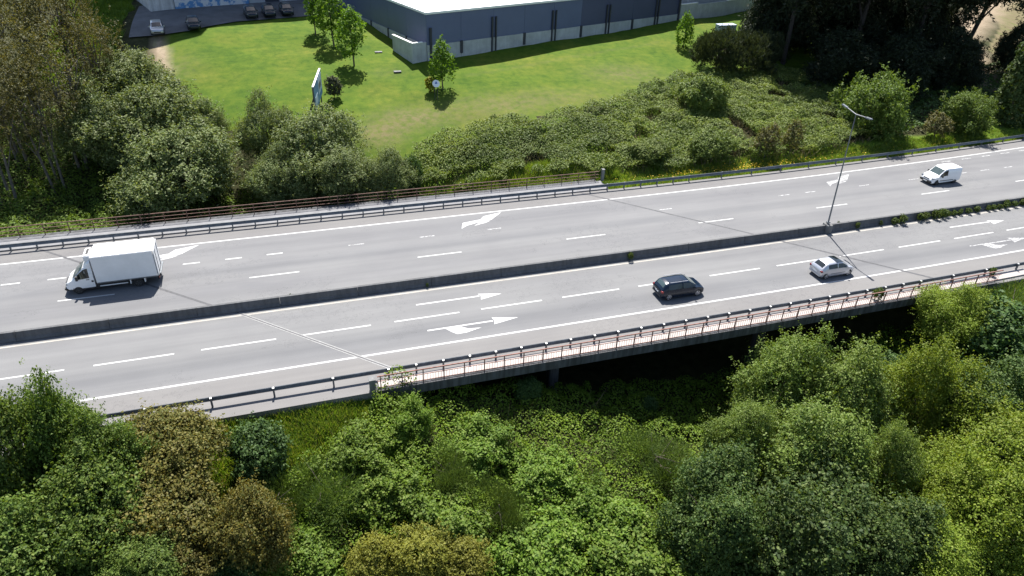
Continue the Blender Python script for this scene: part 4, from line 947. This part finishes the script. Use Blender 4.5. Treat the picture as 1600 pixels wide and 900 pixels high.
TREES = [
 ('oak',-14.0,33.7,4.8,2.16,3.83,'tall fresh green tree at the lower left with a spire rising over the road edge'),
 ('oak',-15.9,33.5,4.9,2.86,4.21,'broad green tree at the left edge beside the spired one'),
 ('oak',-11.8,32.0,4.8,2.21,2.74,'smaller green tree between the spired tree and the near guardrail'),
 ('oak',-11.8,29.4,4.9,3.33,3.13,'rounded deep green tree between the tall left tree and the brown oaks'),
 ('oak',-14.9,28.5,4.8,3.78,2.79,'dark green tree filling the bottom left corner of the view'),
 ('oak',-9.8,26.4,4.9,2.25,1.43,'bright green sapling crown at the bottom edge below the brown oaks'),
 ('brownoak',-9.2,33.1,3.4,3.36,2.05,'rusty brown young oak nearest the guardrail, on the roadside bank'),
 ('brownoak',-9.0,29.8,3.4,3.48,2.30,'wide golden brown oak in the middle of the brown oak clump'),
 ('brownoak',-5.2,28.0,3.5,2.54,2.62,'rusty brown oak at the right of the brown oak clump'),
 ('brownoak',-8.5,27.4,3.4,2.40,1.55,'low brown oak at the bottom edge beneath the wide golden one'),
 ('darkshrub',-4.4,33.4,1.6,1.91,1.91,'bluish dark green shrub standing alone on the grassy bank'),
 ('darkshrub',-6.4,28.0,1.0,2.01,1.13,'pale leafy shrub at the bottom edge in front of the brown oaks'),
 ('olive',1.4,26.0,2.4,1.62,1.70,'leftmost of the olive brown bushes along the bottom edge'),
 ('olive',4.1,25.7,2.5,2.01,1.93,'tallest olive brown bush at the bottom edge, pointed on top'),
 ('olive',6.1,24.7,2.4,1.62,1.47,'rightmost of the olive brown bushes along the bottom edge'),
 ('broom',-0.7,31.3,1.6,2.25,1.72,'wispy dark green broom in the middle of the bramble slope, left of centre'),
 ('broom',-3.7,30.6,1.4,1.83,1.55,'wispy broom just right of the rusty brown oak'),
 ('broom',7.0,31.1,1.4,1.67,1.59,'soft blurry green broom among the brambles below the bridge'),
 ('broom',9.2,27.7,1.9,1.95,2.12,'tall feathery broom near the bottom centre among brambles'),
 ('broom',21.0,30.2,1.7,2.86,1.85,'broad feathery broom beside the tall alders'),
 ('broom',15.1,28.5,1.3,1.81,1.56,'small feathery broom right of the bottom centre'),
 ('brightbush',5.1,34.8,1.4,1.20,1.55,'slim green bush below the end of the near bridge railing'),
 ('darkshrub',14.3,37.0,1.1,1.04,1.22,'shaded shrub in front of the bridge pier'),
 ('darkshrub',23.6,35.7,0.9,0.76,0.86,'small sunlit shrub standing out against the dark bridge opening'),
 ('brightbush',2.7,30.5,1.4,1.88,1.56,'bright leafy bush between two brooms, left of bottom centre'),
 ('brightbush',5.7,28.1,1.4,2.02,1.70,'large leafy yellow green bush behind the olive brown bushes'),
 ('brightbush',11.2,25.0,1.6,2.27,1.78,'wide bright leafy bush at the bottom edge right of the olive bushes'),
 ('brightbush',15.7,26.4,1.5,2.04,1.79,'bright leafy bush left of the dark bottom tree'),
 ('brightbush',-2.1,28.0,1.2,1.76,1.44,'bright leafy bush at the bottom edge between brown oak and olive bushes'),
 ('brightbush',17.3,23.6,1.6,2.44,1.85,'deep leafy bush at the bottom edge touching the dark tree'),
 ('brightbush',12.7,30.0,1.3,1.89,1.55,'rounded leafy bush on the middle of the bramble slope'),
 ('brightbush',9.2,32.9,1.4,1.73,1.38,'leafy bush on the upper bramble slope below the bridge'),
 ('brightbush',1.7,33.6,1.2,1.68,1.43,'leafy bush where the grass bank meets the brambles'),
 ('alder',32.8,32.6,5.1,4.13,3.71,'tall grey green alder reaching up to the bridge railing'),
 ('alder',36.7,29.8,5.2,4.46,3.67,'pale grey green alder right of the one touching the railing'),
 ('alder',26.6,28.3,5.2,2.86,2.68,'leftmost alder on the right, leaning over the brambles'),
 ('alder',30.0,26.1,5.1,4.94,3.67,'broad olive green alder in the middle of the right hand trees'),
 ('darkoak',21.8,23.2,4.9,3.54,3.54,'dark deep green tree at the bottom, left of the biggest right hand tree'),
 ('darkoak',27.1,21.5,4.8,4.92,4.17,'biggest dark green tree at the bottom right of centre'),
 ('darkoak',30.7,19.6,4.9,3.39,3.17,'dark green tree at the bottom edge beside the yellow green thicket'),
 ('yellowtree',42.8,29.0,4.2,4.21,4.38,'olive yellow tree right of the pale alders'),
 ('alder',35.3,24.0,5.2,2.47,2.96,'narrow grey green tree beneath the olive yellow tree'),
 ('yellowtree',50.6,34.4,4.0,3.61,2.12,'bright green bush overgrowing the right end of the bridge railing'),
 ('darkshrub',53.4,32.9,2.4,3.84,2.88,'dark green bush on the bank behind the feathery broom'),
 ('broom',56.1,34.2,1.9,3.04,2.25,'tall feathery broom beside the guardrail at the right edge'),
 ('broom',51.6,32.3,2.4,3.02,2.89,'feathery broom on the bank below the bright green bush'),
 ('darkoak',47.2,27.6,4.8,3.59,3.01,'dark leafy tree near the right edge below the broom'),
 ('yellowtree',43.5,23.8,4.2,4.93,3.83,'yellow green rounded tree near the right edge, uppermost of its thicket'),
 ('yellowtree',37.5,21.7,4.1,3.53,3.13,'small yellow green tree at the left end of its thicket'),
 ('yellowtree',39.5,18.9,4.1,4.84,3.97,'wide yellow green tree filling the bottom right corner'),
 ('yellowtree',33.2,18.2,4.1,3.51,2.34,'low yellow green tree at the bottom edge beside the dark trees'),
 ('darkshrub',44.5,33.9,1.6,2.17,1.93,'shaded shrub under the right end of the bridge'),
 ('willow',-15.9,89.5,4.5,5.29,4.44,'grey green willow at the foot of the dirt path'),
 ('willow',-18.8,83.3,4.4,4.70,5.02,'small willow squeezed between brown trees and the larger willows'),
 ('willow',-13.7,81.4,4.4,5.90,5.35,'grey green willow in the middle of the left willow clump'),
 ('willow',-8.6,81.2,4.4,2.80,2.80,'rounded willow at the lawn side of the left clump'),
 ('willow',-11.3,74.6,4.5,6.01,4.98,'largest grey green willow, nearest the road on the left'),
 ('willow',-2.1,78.6,4.3,3.16,4.37,'dark green willow left of the billboard'),
 ('willow',2.4,75.0,4.3,5.23,4.50,'willow directly below the blue billboard'),
 ('willow',-1.1,71.7,4.4,3.38,3.38,'dark willow leaning toward the rusty far railing'),
 ('willow',5.2,70.3,4.4,3.60,3.12,'silvery willow right of the one below the billboard'),
 ('willow',9.2,69.7,4.3,2.90,2.90,'small willow at the right end of the far willow group'),
 ('darkshrub',12.1,70.9,2.1,1.56,2.55,'upright bright bush ending the willow row beside the railing'),
 ('bankshrub',52.4,79.6,2.2,3.40,2.51,'dark rounded shrub at the lawn edge below the pine bush'),
 ('bankshrub',40.0,69.6,1.3,2.63,1.39,'dark shrub in the lower bank thicket above the far guardrail'),
 ('bankshrub',47.6,68.6,1.6,3.04,1.76,'shadowy shrub in the lower bank thicket near the brown saplings'),
 ('reddish',54.4,67.4,2.2,1.65,2.48,'brownish sapling in the bank thicket left of the lamp'),
 ('reddish',58.7,68.2,2.1,1.37,2.39,'thin brownish sapling just left of the lamp column'),
 ('roundtree',73.1,71.8,2.3,4.62,5.38,'round bright green tree behind the lamp heads'),
 ('reddish',82.0,68.9,1.8,1.81,2.01,'small rusty shrub beside the far verge at the right'),
 ('roundtree',87.9,70.0,2.3,3.57,3.36,'small loose green tree in front of the dark pines'),
 ('cypress',97.5,71.7,4.2,2.92,6.96,'tall columnar green tree at the right edge'),
 ('pinebush',61.4,91.6,2.7,4.30,3.07,'left half of the spiky dark pine bush on the lawn'),
 ('pinebush',66.1,91.3,2.6,4.18,2.93,'spiky dark pine bush before the grey cabinet'),
 ('pinebush',70.8,93.2,2.3,2.82,2.60,'smaller spiky pine with a leaning bare stem'),
 ('greybush',6.2,89.3,1.3,1.10,1.43,'round grey green bush on the lawn right of the billboard'),
 ('yellowbush',18.1,88.7,1.0,0.77,1.02,'small yellow leaved bush beside the round sign'),
 ('locust',-27.5,77.0,8.6,3.60,4.60,'slim brown leaved tree nearest the far railing at the left edge'),
 ('locust',-23.6,79.5,8.6,3.20,4.20,'thin brown leaved tree standing over the ferny bank'),
 ('locust',-27.0,84.0,9.4,4.20,5.20,'brown leaved tree at the left edge behind the slim one'),
 ('locust',-22.2,83.0,9.6,4.00,5.20,'brown leaved tree in the middle of the top left group'),
 ('locust',-19.0,89.0,9.0,3.20,4.60,'brown leaved tree next to the grey green willows'),
 ('locust',-28.0,93.0,10.0,4.60,5.60,'tall brown leaved tree at the back of the group, left'),
 ('locust',-23.4,93.0,10.2,4.40,5.60,'tall brown leaved tree at the back of the group, middle'),
 ('locust',-21.3,96.0,9.2,2.70,4.60,'tall brown leaved tree at the back, beside the sunny meadow strip'),
 ('locust',-30.0,102.0,11.0,5.00,6.00,'distant brown leaved tree in the top left corner'),
 ('locust',-28.0,105.0,10.4,3.60,5.40,'distant brown leaved tree right of the corner one'),
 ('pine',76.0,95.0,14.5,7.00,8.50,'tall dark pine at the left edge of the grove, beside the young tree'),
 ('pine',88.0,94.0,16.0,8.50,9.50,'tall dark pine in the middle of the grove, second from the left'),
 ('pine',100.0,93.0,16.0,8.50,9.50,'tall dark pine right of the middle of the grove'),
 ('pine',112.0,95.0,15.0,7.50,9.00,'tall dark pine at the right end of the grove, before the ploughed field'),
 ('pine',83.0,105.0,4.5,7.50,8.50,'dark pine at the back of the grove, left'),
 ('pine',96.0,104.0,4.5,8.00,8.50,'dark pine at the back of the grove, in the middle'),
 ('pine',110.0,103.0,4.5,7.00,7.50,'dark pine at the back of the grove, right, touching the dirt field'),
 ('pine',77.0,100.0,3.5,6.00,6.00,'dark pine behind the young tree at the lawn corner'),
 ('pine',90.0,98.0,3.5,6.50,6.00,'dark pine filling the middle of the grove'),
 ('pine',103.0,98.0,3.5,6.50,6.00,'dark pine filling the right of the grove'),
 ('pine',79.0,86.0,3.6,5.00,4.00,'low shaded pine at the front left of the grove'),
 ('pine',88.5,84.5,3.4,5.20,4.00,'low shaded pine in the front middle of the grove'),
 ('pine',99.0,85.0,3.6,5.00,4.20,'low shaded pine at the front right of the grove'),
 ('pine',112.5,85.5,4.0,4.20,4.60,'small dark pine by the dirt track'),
 ('lawntree',5.8,109.9,4.5,1.80,2.70,'young lawn tree nearest the parking yard'),
 ('lawntree',7.9,105.1,5.1,2.20,3.10,'tallest young lawn tree, in the middle of its row'),
 ('lawntree',9.7,97.7,4.7,2.00,2.80,'young lawn tree nearest the billboard'),
 ('lawntree',19.9,89.4,3.9,1.55,2.35,'young lawn tree before the warehouse corner'),
 ('lawntree',61.4,101.2,3.0,1.40,2.50,'young narrow tree beside the right end of the warehouse'),
 ('lawntree',84.4,110.3,4.6,2.20,2.40,'young tree at the right end of the lawn beside the pine grove'),
]
for i, row in enumerate(TREES): plant(i, *row)

# ---------------------------------------------------------------- thickets and grass nobody could count
def thicket(name, label, cat, bbox, region, n_domes, dome_r, dome_h, n, ln, wd, m, seed, depth=.22, base=.15):
    g = np.random.default_rng(seed); x0, y0, x1, y1 = bbox; st = .16
    gx, gy = np.arange(x0, x1, st), np.arange(y0, y1, st)
    T = terrain(gx[::4, None], gy[None, ::4])
    T = np.repeat(np.repeat(T, 4, 0), 4, 1)[:len(gx), :len(gy)]
    for ax in (0, 1):
        for _ in range(3): T = (T + np.roll(T, 1, ax) + np.roll(T, -1, ax)) / 3 if 0 else T
    H = np.full(T.shape, base)
    for _ in range(n_domes):
        px, py = g.uniform(x0, x1), g.uniform(y0, y1); r = g.uniform(*dome_r); hh = g.uniform(*dome_h)
        i0, i1 = max(0, int((px - r - x0) / st)), min(len(gx), int((px + r - x0) / st) + 1); j0, j1 = max(0, int((py - r - y0) / st)), min(len(gy), int((py + r - y0) / st) + 1)
        if i1 <= i0 or j1 <= j0: continue
        d2 = ((gx[i0:i1, None] - px) ** 2 + (gy[None, j0:j1] - py) ** 2) / r ** 2
        H[i0:i1, j0:j1] = np.maximum(H[i0:i1, j0:j1], base + hh * np.sqrt(np.clip(1 - d2, 0, 1)))
    GX, GY = np.gradient(H, st)
    x, y = g.uniform(x0 + .3, x1 - .3, n * 6), g.uniform(y0 + .3, y1 - .3, n * 6)
    k = region(x, y); x, y = x[k], y[k]
    i, j = ((x - x0) / st).astype(int), ((y - y0) / st).astype(int)
    sl = np.sqrt(1 + GX[i, j] ** 2 + GY[i, j] ** 2)
    keep = g.random(len(x)) < np.minimum(sl, 3) / 3
    x, y, i, j = (q[keep][:n] for q in (x, y, i, j))
    z = terrain(x, y) + H[i, j] * (1 + 0 * x) - np.abs(g.normal(size=len(x))) * depth * np.minimum(1, H[i, j])
    N = unit(np.stack([-GX[i, j], -GY[i, j], np.ones(len(x))], 1)); N = unit(N * .8 + [0, 0, .25] + g.normal(size=N.shape) * .42)
    o = link(name, quads(name, leaves(np.stack([x, y, z], 1), N, ln, wd, g), m))
    return tag(o, label, cat, None, "stuff")

def near_zone(x, y):
    w = vnoise(x, y, 2.1, 21) * 1.1
    top = np.where(x < 3.5, np.interp(x, [-30, -9, -4, 0, 2, 3.5], [29.5, 30.5, 32, 34, 35.2, 36.5]) + w, np.interp(x, [3.5, 6, 48, 52, 60, 70], [36.7, 38.5, 38.5, 36.6, 34.5, 33.5]) + .3 * w)
    return (y < top) & (y > 23.5 - .31 * x)
thicket("bramble_thicket", "bright green bramble thicket covering the slope in front of the bridge", "brambles", (-24, 8, 68, 40), near_zone, 4200, (.4, 1.7), (.4, 1.7), 215000, .16, .118, L['bramble'], 31)
BANK = [(11.5, 70.6), (13.1, 76.7), (17.7, 78), (23.6, 80.2), (30.0, 79.8), (38.0, 82.4), (45.1, 85), (55.4, 90), (72.0, 92), (80, 84), (74, 69), (65.3, 67.4), (53.7, 67.0), (45.0, 67.0), (36, 67.3), (31.3, 67.4), (22.5, 69.0)]
def bank_zone(x, y):
    w = vnoise(x, y, 2.6, 22) * 1.3
    bare = vnoise(x, y, 3.5, 33) > np.interp(y - .25 * (x - 12), [66, 74, 82], [.38, .66, .9])
    return inpoly(x + w, y + w * .8, BANK) & ~bare
thicket("bramble_bank", "grey green bramble bank between the far guardrail and the lawn", "brambles", (8, 65, 84, 95), bank_zone, 3000, (.45, 2.4), (.25, 1.6), 150000, .225, .14, L['bank'], 41, .3)
def left_zone(x, y):
    w = vnoise(x, y, 3, 23)
    return ((y > 66.6) & (y < 95 + w) & (x < -4 + w + (y - 66) * -.25) & (x > -48)) | ((x > -6) & (x < 13) & (y > 66.6) & (y < 76 + w))
thicket("ferny_undergrowth", "ferny green undergrowth beneath the trees beyond the far railing", "undergrowth", (-48, 66, 16, 97), left_zone, 2600, (.4, 1.5), (.3, 1.3), 95000, .24, .15, L['fern'], 51, .3)
def pine_zone(x, y): return (y > 69.5 + curve(x) + .00035 * np.maximum(x - 35, 0) ** 2) & (x > 72) & (y < 92)
thicket("pine_understorey", "dark scrub on the shaded ground under the pine grove", "undergrowth", (70, 68, 128, 94), pine_zone, 700, (.6, 2.), (.3, 1.4), 24000, .38, .22, L['darkshrub'], 61, .3)

def grass(name, label, cat, bbox, region, n, h, w, m, seed, lean=.35):
    g = np.random.default_rng(seed); x0, y0, x1, y1 = bbox
    x, y = g.uniform(x0, x1, n * 4), g.uniform(y0, y1, n * 4)
    k = region(x, y); x, y = x[k][:n], y[k][:n]
    z = terrain(x, y); a = g.uniform(0, 6.28, len(x)); hh = h * g.uniform(.45, 1.25, len(x)) * (1 + .45 * vnoise(x, y, 1.4, seed))
    dx, dy = np.cos(a) * w / 2, np.sin(a) * w / 2; l = hh * lean
    B = np.stack([x, y, z - .03], 1); D = np.stack([dx, dy, 0 * x], 1); T = B + np.stack([g.normal(size=len(x)) * l, g.normal(size=len(x)) * l, hh], 1)
    return tag(link(name, quads(name, np.stack([B - D, B + D, T], 1), m)), label, cat, None, "stuff")
grass("roadside_grass", "sunny yellow green grass on the bank below the near guardrail at left", "grass", (-24, 29, 5, 37), lambda x, y: (y < 36.9) & (y > np.interp(x, [-30, -9, -4, 0, 2, 5], [28.5, 29.5, 31, 33, 34.2, 36.3])), 80000, .42, .07, L['grass'], 71)
grass("far_verge_grass", "grass verge with yellow flowers behind the far guardrail", "grass", (31, 63.5, 150, 84), lambda x, y: (y > 63.9 + curve(x) + .00035 * np.maximum(x - 35, 0) ** 2) & (y < 67.4 + curve(x) + .00035 * np.maximum(x - 35, 0) ** 2 + vnoise(x, y, 3, 5)), 70000, .38, .09, L['grass'], 72)
grass("tall_meadow_grass", "pale green tall grass behind the right end of the far railing", "grass", (8, 66.6, 35, 73), lambda x, y: (y > 66.7) & (y < 71 + vnoise(x, y, 2, 8)), 26000, .75, .09, L['grass'], 73)
grass("bank_top_grass", "tufted grass beside the near guardrail at the right edge", "grass", (54, 33, 84, 38.5), lambda x, y: (y < 37.1 + curve(x)), 16000, .55, .06, L['grass'], 74)
grass("meadow_strip", "bright sunny meadow strip between the brown trees and the factory shade", "grass", (-29, 98, -18, 134), lambda x, y: x < -20 + vnoise(x, y, 3, 7), 22000, .7, .14, L['fern'], 75)
g = np.random.default_rng(81)
x = np.r_[g.normal(50, 5, 500), g.uniform(34, 90, 200)]; y = 65.6 + curve(x) + .00035 * np.maximum(x - 35, 0) ** 2 + g.normal(size=700) * .45
P = np.stack([x, y, terrain(x, y) + g.uniform(.25, .5, 700)], 1)
tag(link("yellow_flowers", quads("yellow_flowers", leaves(P, unit(g.normal(size=P.shape) * .4 + [0, 0, 1]), .13, .12, g), L['flower'])), "scattered yellow flowers on the far grass verge", "flowers", None, "stuff")

def tangle(x, y): return (inpoly(x, y, BANK) & (vnoise(x, y, 3.5, 33) > .12)) | ((y > 66.8) & (y < 69) & (x > 33) & (x < 66) & (vnoise(x, y, 2, 34) > .3))
grass("dead_stems", "dry brown stems tangled in gaps of the bramble bank", "dead stems", (8, 65, 84, 95), tangle, 5000, 1.1, .07, L['dead'], 76, .6)
grass("dead_stems", "dry brown stems poking from the brambles below the bridge", "dead stems", (2, 18, 44, 36.5), lambda x, y: near_zone(x, y) & (vnoise(x, y, 2.4, 35) > .45), 2600, 1.9, .035, L['dead'], 77, .45)

# weeds along the median barrier, one plant each
weed_protos = [crown_mesh("weed_leaves", 900 + i, L['weed'], (.42, .40), 520, .16, .06, lobes=7, lobe_r=(.3, .5), spray=5, spray_r=.12, low=-.2) for i in range(3)]
ORD = 'First Second Third Fourth Fifth Sixth Seventh Eighth Ninth Tenth Eleventh Twelfth Thirteenth Fourteenth Fifteenth Sixteenth Seventeenth Eighteenth Nineteenth Twentieth Twenty-first Twenty-second'.split()
wl = [(x, 48.86) for x in (57.2, 58.1, 60.4, 61.1, 62.4, 63.3, 63.9, 65.0, 65.8, 66.9, 68.1, 69.7, 70.4, 71.3, 72.2, 73.4, 74.6, 75.3, 76.8, 78, 79.3, 81)]
for i, (x, y) in enumerate(wl):
    s = random.uniform(.75, 1.35)
    o = empty("barrier_weed", (x, y + cx(x) - .05, .0), 0, ORD[i] + " weed from the left in the row along the median barrier foot", "weed", "weeds in a row along the median barrier")
    link("foliage", weed_protos[i % 3], o, (0, 0, .34 * s), random.uniform(0, 6), (s, s * .8, s))
for i, (x, y, s, lb) in enumerate(((27.7, 48.9, .8, "single tall weed at the barrier foot beside the dark car's lane"), (52.6, 48.9, .7, "lone weed at the barrier foot just right of the lamp base"), (55.5, 48.9, .5, "tiny weed at the barrier foot between the lamp and the weed row"),
                                   (-1.5, 49.75, .55, "lone weed on the far side of the barrier near its left end"), (51.0, 49.78, .6, "lone weed on the far side of the barrier by the lamp"), (9.3, 48.9, .4, "tiny weed at the barrier foot left of centre"),
                                   (44.8, 37.5, 1.3, "leggy weed growing over the walkway railing near its right end"), (58.0, 38.0, .9, "green weed poking through the near guardrail at the right"))):
    o = empty("barrier_weed", (x, y + cx(x), 0), 0, lb, "weed")
    link("foliage", weed_protos[i % 3], o, (0, 0, .5 * s), i, (s * .8, s * .8, s * 1.4))
